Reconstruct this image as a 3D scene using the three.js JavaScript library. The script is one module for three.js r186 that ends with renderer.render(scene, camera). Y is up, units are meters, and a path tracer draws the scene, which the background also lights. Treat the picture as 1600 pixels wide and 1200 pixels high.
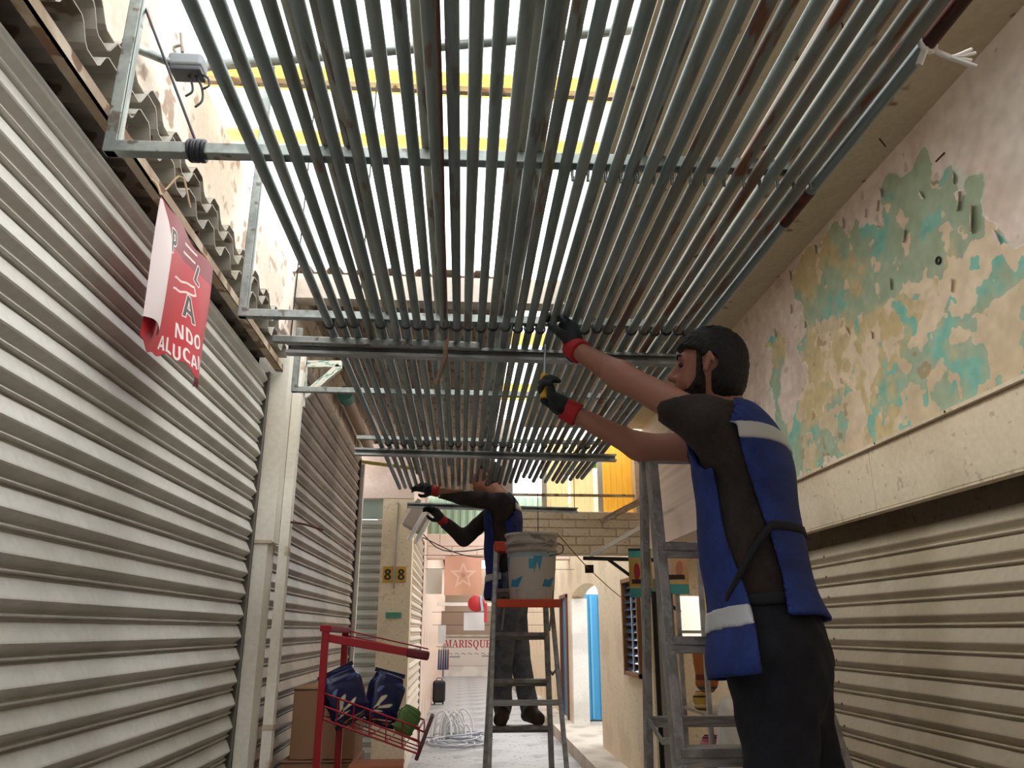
import * as THREE from 'three';
import { mergeGeometries, mergeVertices } from 'three/addons/utils/BufferGeometryUtils.js';
import { RoundedBoxGeometry } from 'three/addons/geometries/RoundedBoxGeometry.js';

// ---------------------------------------------------------------- camera, sky, exposure
const scene = new THREE.Scene();
const camera = new THREE.PerspectiveCamera(52.75, 4 / 3, 0.02, 200);
camera.position.set(0, 1.5, 0);
camera.lookAt(0.05991872, 1.5 + 0.30320366, -0.95104011);
scene.add(camera);
scene.background = new THREE.Color(0.965, 0.985, 1.0);       // bright even cloud cover
scene.backgroundIntensity = 4.5;
const renderer = new THREE.WebGLRenderer({ antialias: true });
renderer.toneMapping = THREE.LinearToneMapping;
renderer.toneMappingExposure = 1.0;
renderer.shadowMap.enabled = true;

// ---------------------------------------------------------------- helpers
let seed = 12345;
const rnd = () => { seed = (seed * 1664525 + 1013904223) >>> 0; return seed / 4294967296; };
const rr = (a, b) => a + (b - a) * rnd();
const V = (x, y, Z) => new THREE.Vector3(x, y, -Z);          // Z counts metres down the passage
const taken = new Map();
function numbered(name) {
  const n = taken.get(name) ?? 0; taken.set(name, n + 1);
  return n ? name + '_' + String(n).padStart(3, '0') : name;
}
const nth = ['first', 'second', 'third', 'fourth', 'fifth', 'sixth', 'seventh', 'eighth', 'ninth', 'tenth', 'eleventh', 'twelfth', 'thirteenth', 'fourteenth', 'fifteenth', 'sixteenth', 'seventeenth', 'eighteenth', 'nineteenth', 'twentieth',
  'twenty-first', 'twenty-second', 'twenty-third', 'twenty-fourth', 'twenty-fifth', 'twenty-sixth', 'twenty-seventh', 'twenty-eighth', 'twenty-ninth', 'thirtieth', 'thirty-first', 'thirty-second', 'thirty-third', 'thirty-fourth', 'thirty-fifth'];
function shade(o) { o.castShadow = true; o.receiveShadow = true; return o; }
function tag(o, label, category, group, kind) {
  o.userData.label = label; o.userData.category = category;
  if (group) o.userData.group = group;
  if (kind) o.userData.kind = kind;
  return o;
}
function thing(name, label, category, pos = new THREE.Vector3(), group) {
  const o = new THREE.Group(); o.name = numbered(name); o.position.copy(pos); scene.add(o);
  return tag(o, label, category, group);
}
function part(name, geo, mat, parent) { const m = shade(new THREE.Mesh(geo, mat)); m.name = name; parent.add(m); return m; }
function solo(name, geo, mat, label, category, group) { const m = part(numbered(name), geo, mat, scene); return tag(m, label, category, group); }
function struct(name, geo, mat, label, category = 'structure') { const m = part(name, geo, mat, scene); return tag(m, label, category, null, 'structure'); }
const merge = (list) => mergeGeometries(list.map((g) => { const n = g.index ? g.toNonIndexed() : g; for (const k of Object.keys(n.attributes)) if (!['position', 'normal', 'uv'].includes(k)) n.deleteAttribute(k); return n; }));
// texture coordinates in metres, by the way each face points
function metreUV(geo, s = 1, ox = 0, oy = 0) {
  const g = geo.index ? geo.toNonIndexed() : geo, p = g.attributes.position, uv = new Float32Array(p.count * 2);
  const a = new THREE.Vector3(), b = new THREE.Vector3(), c = new THREE.Vector3();
  for (let i = 0; i < p.count; i += 3) {
    a.fromBufferAttribute(p, i); b.fromBufferAttribute(p, i + 1); c.fromBufferAttribute(p, i + 2);
    const n = b.clone().sub(a).cross(c.clone().sub(a)); const x = Math.abs(n.x), y = Math.abs(n.y), z = Math.abs(n.z);
    [a, b, c].forEach((q, k) => {
      const [u, v] = x >= y && x >= z ? [-q.z, q.y] : y >= z ? [-q.z, q.x] : [q.x, q.y];
      uv[(i + k) * 2] = u * s + ox; uv[(i + k) * 2 + 1] = v * s + oy;
    });
  }
  g.setAttribute('uv', new THREE.BufferAttribute(uv, 2));
  return g;
}
// box between two corners in (x, y, Z)
function box(x0, x1, y0, y1, Z0, Z1, s = 1) {
  const g = new THREE.BoxGeometry(Math.abs(x1 - x0), Math.abs(y1 - y0), Math.abs(Z1 - Z0));
  g.translate((x0 + x1) / 2, (y0 + y1) / 2, -(Z0 + Z1) / 2);
  return metreUV(g, s);
}
function rbox(w, h, d, r = 0.01, seg = 2) { return new RoundedBoxGeometry(w, h, d, seg, Math.min(r, w / 2.01, h / 2.01, d / 2.01)); }
// bar of rectangular section from a to b (w across, h along up)
function bar(a, b, w, h, up = new THREE.Vector3(0, 1, 0), r = 0.003) {
  const d = b.clone().sub(a), L = d.length(); d.normalize();
  const side = new THREE.Vector3().crossVectors(d, up); if (side.lengthSq() < 1e-6) side.crossVectors(d, new THREE.Vector3(1, 0, 0)); side.normalize();
  const u2 = new THREE.Vector3().crossVectors(side, d).normalize();
  const g = rbox(w, h, L, r, 1);
  g.applyMatrix4(new THREE.Matrix4().makeBasis(side, u2, d.clone().negate()).setPosition(a.clone().add(b).multiplyScalar(0.5)));
  return g;
}
function tube(pts, r, seg = 24, rad = 8) { return new THREE.TubeGeometry(new THREE.CatmullRomCurve3(pts, false, 'centripetal'), seg, r, rad, false); }
function rod(a, b, r, rad = 8, r2 = r) {
  const d = b.clone().sub(a), g = new THREE.CylinderGeometry(r2, r, d.length(), rad, 1);
  g.applyQuaternion(new THREE.Quaternion().setFromUnitVectors(new THREE.Vector3(0, 1, 0), d.clone().normalize()));
  g.translate(...a.clone().add(b).multiplyScalar(0.5).toArray());
  return g;
}
const shift = (g, v) => { g.translate(-v.x, -v.y, -v.z); return g; };

// periodic value noise
const HN = 256, perm = new Float32Array(HN * HN); for (let i = 0; i < perm.length; i++) perm[i] = rnd();
function vnoise(x, y, per) {
  const xi = Math.floor(x), yi = Math.floor(y), fx = x - xi, fy = y - yi, m = (n) => ((n % per) + per) % per;
  const sx = fx * fx * (3 - 2 * fx), sy = fy * fy * (3 - 2 * fy), x0 = m(xi), x1 = m(xi + 1), y0 = m(yi) * HN, y1 = m(yi + 1) * HN;
  return (perm[y0 + x0] * (1 - sx) + perm[y0 + x1] * sx) * (1 - sy) + (perm[y1 + x0] * (1 - sx) + perm[y1 + x1] * sx) * sy;
}
function fbm(u, v, base = 4, oct = 5, sx = 1, sy = 1) {      // u, v in 0..1, tiles
  let s = 0, a = 0.5, t = 0;
  for (let o = 0; o < oct; o++) { const f = Math.min(base << o, HN); s += a * vnoise(u * f * sx, v * f * sy, f * Math.max(sx, sy) > HN ? HN : f * Math.max(sx, sy)); t += a; a *= 0.5; }
  return s / t;
}
const clamp = (x, a = 0, b = 1) => Math.max(a, Math.min(b, x)), mix = (a, b, t) => a + (b - a) * t, sstep = (a, b, x) => { const t = clamp((x - a) / (b - a)); return t * t * (3 - 2 * t); };
const mixc = (a, b, t) => [mix(a[0], b[0], t), mix(a[1], b[1], t), mix(a[2], b[2], t)];
function tex(w, h, fn, srgb = true) {
  const d = new Uint8Array(w * h * 4);
  for (let y = 0; y < h; y++) for (let x = 0; x < w; x++) { const c = fn((x + 0.5) / w, (y + 0.5) / h), i = (y * w + x) * 4; d[i] = clamp(c[0], 0, 255); d[i + 1] = clamp(c[1], 0, 255); d[i + 2] = clamp(c[2], 0, 255); d[i + 3] = 255; }
  const t = new THREE.DataTexture(d, w, h); t.wrapS = t.wrapT = THREE.RepeatWrapping; t.magFilter = THREE.LinearFilter; t.minFilter = THREE.LinearMipmapLinearFilter; t.generateMipmaps = true;
  if (srgb) t.colorSpace = THREE.SRGBColorSpace; t.needsUpdate = true; return t;
}
function canvasTex(w, h, draw) {
  const c = document.createElement('canvas'); c.width = w; c.height = h; draw(c.getContext('2d'), w, h);
  const t = new THREE.CanvasTexture(c); t.colorSpace = THREE.SRGBColorSpace; return t;
}
const mat = (color, roughness = 0.8, metalness = 0, o = {}) => new THREE.MeshStandardMaterial({ color, roughness, metalness, ...o });
// two colours blended by noise, with specks
function blotch(a, b, base, lo, hi, o = {}) {
  const { sx = 1, sy = 1, speck = null, sl = 0.62, sh = 0.7, n = 256, sbase = 16 } = o;
  return tex(n, n, (u, v) => {
    let c = mixc(a, b, sstep(lo, hi, fbm(u, v, base, 5, sx, sy)));
    if (speck) c = mixc(c, speck, sstep(sl, sh, fbm(u + 0.37, v + 0.11, sbase, 3, sx, sy)) * 0.8);
    const g = (fbm(u, v, 64, 2) - 0.5) * 14; return [c[0] + g, c[1] + g, c[2] + g];
  });
}
const rep = (t, x, y) => { const c = t.clone(); c.repeat.set(x, y); c.needsUpdate = true; return c; };
const bumpTex = tex(256, 256, (u, v) => { const g = fbm(u, v, 8, 6) * 255; return [g, g, g]; }, false);

// ---------------------------------------------------------------- materials
const M = {};
const painted = (c, k, r) => mat(0xffffff, r, 0, { map: blotch(c, [c[0] - k, c[1] - k, c[2] - k * 1.1], 6, 0.32, 0.72), bumpMap: bumpTex, bumpScale: 0.0008 });
M.slat = [[203, 200, 191], [197, 193, 183], [208, 205, 197]].map((c) => painted(c, 14, 0.45));
M.slatBrown = [[176, 161, 148], [164, 149, 136], [186, 171, 157]].map((c) => painted(c, 26, 0.42));
M.slatRight = [[200, 186, 160], [192, 177, 150], [206, 192, 167]].map((c) => painted(c, 20, 0.45));
M.slatGrey = [mat(0xa09c92, 0.6), mat(0x97948a, 0.6)];
M.slatPale = [mat(0xd6c8b8, 0.6), mat(0xcabcac, 0.6)];
M.slatBack = mat(0x6e675e, 0.9);
M.galv = mat(0xffffff, 0.42, 0.55, { map: blotch([150, 156, 150], [118, 124, 120], 6, 0.35, 0.7, { speck: [92, 84, 74], sl: 0.66, sh: 0.76 }) });
M.strut = mat(0xffffff, 0.45, 0.25, { map: blotch([158, 162, 160], [124, 128, 126], 6, 0.35, 0.7) });
M.pipe = [
  mat(0xffffff, 0.5, 0.35, { map: blotch([134, 146, 146], [110, 122, 122], 5, 0.3, 0.7, { speck: [98, 98, 92], sl: 0.66, sh: 0.76 }) }),
  mat(0xffffff, 0.5, 0.35, { map: blotch([142, 152, 148], [114, 124, 120], 5, 0.3, 0.7, { speck: [116, 96, 78], sl: 0.70, sh: 0.78 }) }),
  mat(0xffffff, 0.6, 0.2, { map: blotch([120, 122, 114], [104, 82, 66], 4, 0.52, 0.68, { speck: [110, 64, 42], sl: 0.64, sh: 0.73 }) }),
  mat(0xffffff, 0.55, 0.25, { map: blotch([150, 142, 126], [112, 104, 92], 5, 0.4, 0.7, { speck: [90, 70, 54], sl: 0.62, sh: 0.72 }) }),
];
M.rust = mat(0xffffff, 0.85, 0.1, { map: blotch([98, 50, 34], [64, 40, 32], 6, 0.3, 0.7) });
M.wire = mat(0x26262a, 0.6);
M.tape = mat(0x1c1f26, 0.5);
M.slab = mat(0xffffff, 0.92, 0, { bumpMap: bumpTex, bumpScale: 0.002, map: blotch([196, 182, 156], [172, 156, 130], 3, 0.4, 0.72, { n: 512, speck: [104, 82, 62], sl: 0.68, sh: 0.74, sbase: 8 }) });
M.parapet = mat(0xffffff, 0.92, 0, { bumpMap: bumpTex, bumpScale: 0.004, map: blotch([230, 216, 200], [206, 188, 170], 3, 0.35, 0.7, { n: 512, speck: [158, 134, 116], sl: 0.62, sh: 0.74, sbase: 16 }) });
M.cream = mat(0xffffff, 0.85, 0, { map: blotch([220, 203, 174], [206, 188, 158], 3, 0.4, 0.7, { n: 512, speck: [186, 168, 140], sl: 0.70, sh: 0.8, sbase: 32 }) });
M.pinkWall = mat(0xffffff, 0.9, 0, { map: blotch([226, 204, 190], [206, 182, 168], 3, 0.4, 0.7) });
M.white = mat(0xffffff, 0.8, 0, { map: blotch([228, 224, 218], [208, 204, 198], 3, 0.4, 0.7) });
M.post = mat(0xffffff, 0.6, 0, { map: blotch([226, 221, 208], [210, 202, 186], 2, 0.35, 0.7, { n: 512, speck: [138, 108, 78], sl: 0.7, sh: 0.77, sbase: 8 }) });
M.postGreen = mat(0xffffff, 0.6, 0, { map: blotch([216, 212, 198], [70, 142, 118], 6, 0.58, 0.62) });
M.floor = mat(0xffffff, 0.55, 0, { bumpMap: bumpTex, bumpScale: 0.002, map: blotch([160, 158, 158], [134, 132, 132], 3, 0.35, 0.7, { n: 512, speck: [108, 104, 100], sl: 0.68, sh: 0.76 }) });
M.concrete = mat(0xffffff, 0.9, 0, { bumpMap: bumpTex, bumpScale: 0.003, map: blotch([188, 178, 164], [158, 148, 136], 4, 0.35, 0.7) });
M.roofMetal = mat(0xffffff, 0.7, 0.1, { map: blotch([150, 132, 112], [122, 104, 88], 4, 0.35, 0.7, { speck: [90, 66, 50] }) });
M.canopy = mat(0xffffff, 0.75, 0.0, { map: blotch([172, 166, 154], [142, 134, 122], 4, 0.35, 0.7, { speck: [104, 84, 66], sl: 0.66, sh: 0.74 }) });
M.beam = mat(0xffffff, 0.75, 0, { map: blotch([190, 176, 154], [154, 132, 106], 5, 0.4, 0.7, { speck: [104, 70, 46], sl: 0.62, sh: 0.7 }) });
M.yellowStrip = new THREE.MeshPhysicalMaterial({ color: 0xfff0b4, roughness: 0.9, transmission: 0.7, thickness: 0, side: THREE.DoubleSide });
M.yellowSheet = new THREE.MeshPhysicalMaterial({ color: 0xffe07a, roughness: 0.9, transmission: 0.62, thickness: 0, side: THREE.DoubleSide });
M.dark = mat(0x2b2823, 0.9);
M.alu = mat(0xffffff, 0.45, 0.2, { map: blotch([176, 176, 174], [146, 146, 144], 6, 0.35, 0.7, { sy: 2 }) });
M.aluWorn = mat(0xffffff, 0.55, 0.15, { map: blotch([160, 156, 152], [128, 124, 120], 6, 0.35, 0.65, { speck: [158, 158, 164], sl: 0.66, sh: 0.74, sbase: 32 }) });
M.orange = mat(0xc2401c, 0.55);
M.skin = mat(0x9c6a56, 0.6); M.skin2 = mat(0x8e5c46, 0.6);
M.hair = mat(0x0d0c0c, 0.75);
M.shirt = mat(0xffffff, 0.95, 0, { map: blotch([50, 42, 38], [40, 34, 32], 8, 0.3, 0.7) });
M.vest = mat(0xffffff, 0.8, 0, { map: blotch([24, 50, 120], [18, 40, 102], 8, 0.3, 0.7) });
M.vestTrim = mat(0x14161e, 0.85);
M.reflect = mat(0xb4b8bc, 0.35, 0.1);
M.trousers = mat(0xffffff, 0.95, 0, { map: blotch([22, 24, 34], [16, 18, 27], 8, 0.3, 0.7) });
M.jeans = mat(0xffffff, 0.95, 0, { map: blotch([122, 128, 138], [98, 104, 114], 8, 0.3, 0.7) });
M.glove = mat(0x1a2024, 0.8);
M.cuff = mat(0xa81e24, 0.8);
M.boot = mat(0x3a2a20, 0.7);
M.red = mat(0x9c1420, 0.45, 0.1);
M.card = mat(0xa07a5c, 0.9);
M.eye = mat(0x1a120e, 0.3);
// ---------------------------------------------------------------- the setting
struct('floor', box(-3.2, 4.4, -0.12, 0, -3.2, 31), M.floor, 'worn grey concrete floor of the market passage', 'floor');
struct('wall_back', box(-1.4, 2.2, 0, 3.9, -3.2, -3.0), M.pinkWall, 'pale plaster wall closing the passage behind', 'wall');

// right upper wall with peeling paint: coat, older green coat and ochre plaster where the photograph shows them
const peel = [[2.558, 3.319], [2.404, 3.148], [2.393, 3.048], [2.326, 2.97], [2.363, 2.865], [2.266, 2.824], [2.19, 2.708], [2.1, 2.76], [1.6, 2.62], [1.6, 2.25], [2.951, 2.25], [4.013, 2.25], [4.312, 2.288], [4.193, 2.486], [4.028, 2.666], [3.784, 2.738], [3.842, 2.975], [3.704, 3.032], [3.787, 3.178], [3.875, 3.332], [3.81, 3.411], [3.357, 3.395], [3.139, 3.34], [2.914, 3.26], [2.857, 3.366], [2.653, 3.311]];
const strip = [[4.205, 3.241], [4.075, 3.173], [4.036, 2.97], [4.152, 2.778], [4.108, 2.467], [4.214, 2.307], [4.384, 2.377], [4.244, 2.65], [4.249, 2.885], [4.148, 3.01], [4.273, 3.136]];
const upper = [[2.558, 3.319], [2.404, 3.148], [2.393, 3.048], [2.326, 2.97], [2.363, 2.865], [2.475, 2.871], [2.693, 2.845], [2.982, 2.861], [3.256, 2.917], [3.737, 3.119], [3.875, 3.332], [3.81, 3.411], [3.357, 3.395], [2.914, 3.26], [2.857, 3.366]];
function sdPoly(P, x, y) {                                      // negative inside
  let d = 1e9, s = 1;
  for (let i = 0, j = P.length - 1; i < P.length; j = i, i++) {
    const ex = P[j][0] - P[i][0], ey = P[j][1] - P[i][1], wx = x - P[i][0], wy = y - P[i][1], t = clamp((wx * ex + wy * ey) / (ex * ex + ey * ey));
    const bx = wx - ex * t, by = wy - ey * t; d = Math.min(d, bx * bx + by * by);
    const c1 = y >= P[i][1], c2 = y < P[j][1], c3 = ex * wy > ey * wx; if ((c1 && c2 && c3) || (!c1 && !c2 && !c3)) s = -s;
  }
  return s * Math.sqrt(d);
}
const PZ0 = 0, PZ1 = 5.4, PY0 = 2.2, PY1 = 3.55;
function paint(u, v) {                                         // returns [colour, height]
  const Z = mix(PZ0, PZ1, u), y = mix(PY0, PY1, v), n = (f, o = 5, a = 0, b = 0) => fbm(u * 1.0 + a, v * 0.25 + b, f, o);
  const fine = n(128, 2), w1 = n(32, 5, 0.2, 0.1), w2 = n(16, 5, 0.6, 0.4), w3 = n(64, 3, 0.13, 0.73), w4 = n(12, 5, 0.41, 0.21), w5 = n(64, 3, 0.7, 0.3);
  let c = mixc([222, 204, 190], [204, 184, 166], sstep(0.35, 0.7, w2)), h = 1;
  c = mixc(c, [226, 222, 214], sstep(2.9, 1.9, Z) * 0.5 * sstep(0.3, 0.6, w4));
  const edge = (w1 - 0.5) * 0.20 + (w3 - 0.5) * 0.10, d = Math.min(sdPoly(peel, Z, y), sdPoly(strip, Z, y)) + edge;
  if (d < 0) {
    const du = sdPoly(upper, Z, y) + edge * 1.5, ds = sdPoly(strip, Z, y) + edge;
    const green = [162, 176, 148], teal = [130, 186, 168], ochre = [198, 178, 134], cream = [218, 198, 168], brown = [160, 124, 88];
    if (du < 0 || ds < 0) { c = mixc(green, ochre, sstep(0.5, 0.62, w2 + (Z - 3) * 0.05)); c = mixc(c, teal, sstep(0.58, 0.66, w1 * 0.75 + w5 * 0.25)); c = mixc(c, cream, sstep(0.68, 0.73, w3)); h = 0.35; }
    else {
      c = mixc(cream, [204, 184, 152], sstep(0.4, 0.6, w4)); h = 0.6;
      if (w2 > 0.56) { c = mixc(ochre, cream, sstep(0.4, 0.6, w3)); h = 0.4; }
      const low = sstep(2.75, 2.3, y) * 0.05;
      if (w1 * 0.45 + w5 * 0.40 + w3 * 0.15 + low > 0.535) { c = mixc(teal, mixc(green, ochre, sstep(0.45, 0.6, w2)), sstep(0.40, 0.58, w4 * 0.5 + w3 * 0.5)); h = 0.3; }
      
      c = mixc(c, brown, sstep(0.69, 0.74, w3) * sstep(0.45, 0.6, w4) * 0.6);
    }
    if (d > -0.010) c = mixc(c, [236, 228, 220], 0.6);
  } else c = mixc(c, [160, 134, 110], sstep(0.74, 0.79, w3) * 0.4);
  const g = (fine - 0.5) * 26; return [[c[0] + g, c[1] + g, c[2] + g], h * 0.7 + fine * 0.15 + w3 * 0.15];
}
const paintMap = tex(2048, 512, (u, v) => paint(u, v)[0]), paintBump = tex(1024, 256, (u, v) => { const g = paint(u, v)[1] * 255; return [g, g, g]; }, false);
for (const t of [paintMap, paintBump]) t.wrapS = t.wrapT = THREE.ClampToEdgeWrapping;
const wallGeo = box(1.8, 2.2, 2.24, 3.5, -3.0, 7.75), wuv = wallGeo.attributes.uv;
for (let i = 0; i < wuv.count; i++) wuv.setXY(i, (wuv.getX(i) - PZ0) / (PZ1 - PZ0), (wuv.getY(i) - PY0) / (PY1 - PY0));
const wallRight = struct('wall_right', wallGeo, mat(0xffffff, 0.9, 0, { map: paintMap, bumpMap: paintBump, bumpScale: 0.004 }), 'pale plaster wall with large patches of peeled green and ochre paint', 'wall');
// curled flakes along the torn edge of the top coat
{
  const flakeMat = mat(0xe2dad2, 0.85, 0, { side: THREE.DoubleSide });
  const spots = [[2.40, 3.10, .05], [2.395, 3.0, .07], [2.345, 2.90, .10], [2.25, 2.78, .07], [2.86, 3.32, .05], [2.9, 3.28, .05], [3.0, 3.3, .04], [3.2, 3.36, .05], [3.5, 3.38, .05], [3.82, 3.38, .06], [3.86, 3.2, .05], [3.72, 3.05, .04], [2.75, 3.05, .05], [2.9, 2.9, .05], [3.1, 2.75, .04], [3.3, 2.85, .05], [4.1, 3.15, .05], [2.6, 3.15, .05], [2.52, 2.72, .05]];
  for (const [Z, y, s] of spots) {
    const g = new THREE.PlaneGeometry(s * 0.5, s, 3, 3), p = g.attributes.position;
    for (let i = 0; i < p.count; i++) { const x = p.getX(i), yy = p.getY(i), t = (x / (s * 0.5) + 0.5); p.setXYZ(i, x * (1 - 0.35 * Math.abs(yy / s) * 2) + rr(-.002, .002), yy + rr(-.004, .004), t * t * s * 0.28 + 0.001); }
    g.computeVertexNormals(); g.rotateZ(rr(-0.5, 0.5)); g.rotateY(-Math.PI / 2); g.translate(1.799, y, -Z);
    part('paint_flake', g, flakeMat, wallRight);
  }
  const ring = new THREE.TorusGeometry(0.013, 0.004, 6, 14); ring.rotateY(Math.PI / 2); ring.translate(1.795, 2.848, -2.571); part('wall_plug', ring, M.dark, wallRight);
  part('nail', rod(new THREE.Vector3(1.8, 3.23, -2.43), new THREE.Vector3(1.76, 3.19, -2.43), 0.004, 6), M.rust, wallRight);
}
// wall behind the right-hand shutter, shop recess, wall further on
struct('trim_5', box(1.8, 2.2, 0, 2.24, 4.51, 4.6), M.cream, 'cream door jamb between the right shutter and the open shop', 'jamb');
struct('wall_right_lower', box(2.1, 2.2, 0, 2.24, -3.0, 4.5), M.cream, 'cream wall behind the right roller shutter', 'wall');
struct('wall_shop', merge([box(3.2, 3.3, 0, 3.5, 4.62, 7.75), box(2.0, 2.6, 2.24, 2.34, 4.62, 7.6), box(2.1, 3.3, 0, 2.34, 4.62, 4.75), box(1.96, 3.2, 0, 1.38, 7.6, 7.74), box(1.96, 3.2, 1.82, 2.34, 7.6, 7.74), box(1.96, 2.08, 1.38, 1.82, 7.6, 7.74), box(2.34, 3.2, 1.38, 1.82, 7.6, 7.74)]), M.cream, 'cream inner walls of the open shop behind the near worker', 'wall');
const wallFar = merge([
  box(1.75, 1.95, 0, 2.24, 7.4, 7.82), box(1.75, 1.95, 0, 1.09, 7.82, 8.5), box(1.75, 1.95, 1.99, 2.24, 7.82, 8.5), box(1.75, 1.95, 0, 2.24, 8.5, 10.2),
  box(1.75, 1.95, 2.24, 3.5, 7.75, 13.2), box(1.75, 1.95, 0, 2.24, 12.75, 13.2), box(1.75, 1.95, 0, 3.5, 14.1, 30)]);
struct('wall_right_far', wallFar, M.cream, 'cream plaster wall with a window and an open doorway beyond the far ladder', 'wall');
{ // arch head over the doorway
  const s = new THREE.Shape(); s.moveTo(10.2, 2.24); s.lineTo(12.75, 2.24); s.lineTo(12.75, 1.95); s.quadraticCurveTo(12.6, 2.12, 11.4, 2.14); s.quadraticCurveTo(10.3, 2.12, 10.2, 1.95); s.lineTo(10.2, 2.24);
  const g = new THREE.ExtrudeGeometry(s, { depth: 0.2, bevelEnabled: false, curveSegments: 10 }); g.rotateY(Math.PI / 2); g.translate(1.75, 0, 0);
  struct('trim_1', metreUV(g), M.cream, 'shallow arched plaster head over the open doorway', 'arch');
}
struct('wall_courtyard', merge([box(1.95, 4.2, 0.0, 2.6, 13.1, 13.3), box(4.1, 4.3, 0, 2.6, 8.5, 13.1), box(1.95, 4.2, 0, 2.6, 8.6, 8.75)]), M.white, 'white walls of the open yard seen through the doorway', 'wall');
struct('trim_2', box(1.42, 4.2, 0, 0.15, 7.75, 30), M.concrete, 'raised concrete kerb along the right side of the far passage', 'kerb');
struct('trim_3', box(1.74, 1.98, 0.15, 1.98, 12.62, 12.78), M.white, 'white painted door jamb of the open doorway', 'door jamb');

// ceiling slab on the right, parapet on the left
const slab = struct('ceiling', box(0.6, 2.0, 3.45, 3.62, -3.0, 7.55), M.slab, 'stained cream concrete slab jutting over the right side of the passage', 'ceiling');
for (let i = 0; i < 9; i++) { const Z = rr(1.4, 4.8), x = rr(1.2, 1.7); part('nail', rod(new THREE.Vector3(x, 3.45, -Z), new THREE.Vector3(x + rr(-.02, .02), 3.40, -Z + rr(-.02, .02)), 0.003, 5), M.rust, slab); }
struct('wall_left', box(-1.35, -1.05, 3.12, 3.55, -3.0, 7.9), M.parapet, 'stained peach plaster parapet above the left roller shutters', 'wall');
struct('wall_left_lower', box(-1.45, -1.3, 0, 3.12, -3.0, 8.9), M.concrete, 'bare wall behind the left roller shutters', 'wall');
struct('wall_left_behind', box(-1.0, -0.64, 0, 2.76, 9.26, 11.98), M.pinkWall, 'pale wall behind the far pale shutter', 'wall');
struct('wall_left_upper', box(-1.0, -0.57, 2.77, 3.6, 9.26, 11.98), M.pinkWall, 'pale pink wall above the far pale shutter', 'wall');
struct('wall_left_far', merge([box(-1.0, -0.57, 0, 3.6, 12.0, 14.5), box(-1.0, -0.6, 0, 3.6, 14.5, 30)]), M.pinkWall, 'pale pink plaster walls along the left of the far passage', 'wall');
struct('wall_return', box(-2.1, -0.57, 2.96, 3.6, 9.02, 9.24), M.pinkWall, 'plaster return wall above the small grey shutter', 'wall');

// roofs
function corrugated(x0, x1, Z0, Z1, y, pitch, amp, along, thick = 0.004) {   // trapezoid ribs along x or Z
  const L = along === 'x' ? Z1 - Z0 : x1 - x0, n = Math.round(L / pitch), pts = [];
  for (let i = 0; i < n; i++) { const o = i * pitch; pts.push([o, 0], [o + pitch * 0.34, 0], [o + pitch * 0.5, amp], [o + pitch * 0.84, amp]); } pts.push([n * pitch, 0]);
  const s = new THREE.Shape(); s.moveTo(...pts[0]); for (const p of pts.slice(1)) s.lineTo(...p); for (const p of pts.slice().reverse()) s.lineTo(p[0], p[1] + thick); s.closePath();
  const g = new THREE.ExtrudeGeometry(s, { depth: along === 'x' ? x1 - x0 : Z1 - Z0, bevelEnabled: false });
  if (along === 'x') { g.rotateY(Math.PI / 2); g.translate(x0, y, -Z0); } else { g.translate(x0, y, -Z1); }
  return metreUV(g, 1);
}
solo('roof_sheet', corrugated(-1.3, 0.24, 4.4, 12.7, 3.6, 0.18, 0.04, 'z'), M.roofMetal, 'brown corrugated metal roof above the far end of the pipes', 'roof');
solo('roof_sheet', corrugated(-1.0, 0.25, 13.0, 30, 3.62, 0.25, 0.04, 'z'), M.roofMetal, 'long metal roof over the far end of the passage', 'roof');
solo('roof_beam', box(-1.05, 0.6, 3.42, 3.58, 4.38, 4.5), M.concrete, 'grey beam across the gap where the far metal roof begins', 'beam');
{ // yellow translucent roofing strips across the gap
  const defs = [[-1.15, 0.62, 2.60, 2.75, 3.64, 'narrow translucent yellow roofing strip across the sky gap, nearest the grey conduit'], [-1.15, 0.62, 3.0, 3.1, 3.62, 'narrow translucent yellow roofing strip across the sky gap, nearest the far roof beam'],
    [0.2, 0.64, 5.35, 5.6, 3.6, 'small yellow roofing piece over the narrow gap above the near worker\'s hands'], [0.2, 0.64, 6.6, 7.1, 3.6, 'small yellow roofing piece over the narrow gap above the far worker']];
  for (const [a, b, c, d, y, l] of defs) solo('yellow_roofing', corrugated(a, b, c, d, y, 0.05, 0.02, 'x', 0.002), M.yellowStrip, l, 'roofing', 'yellow roofing strips');
}
solo('roof_conduit', rod(V(-1.3, 3.58, 2.6), V(0.72, 3.66, 2.32), 0.022, 10), M.galv, 'grey steel bar crossing the sky gap beside the yellow roofing', 'bar');
solo('roof_purlin', box(-1.15, 0.6, 3.585, 3.61, 3.11, 3.15), M.beam, 'rusty purlin along the edge of the second yellow roofing strip', 'purlin');
solo('roof_purlin', box(-1.15, 0.6, 3.60, 3.625, 2.66, 2.685), M.beam, 'rusty purlin under the first yellow roofing strip', 'purlin');

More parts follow.
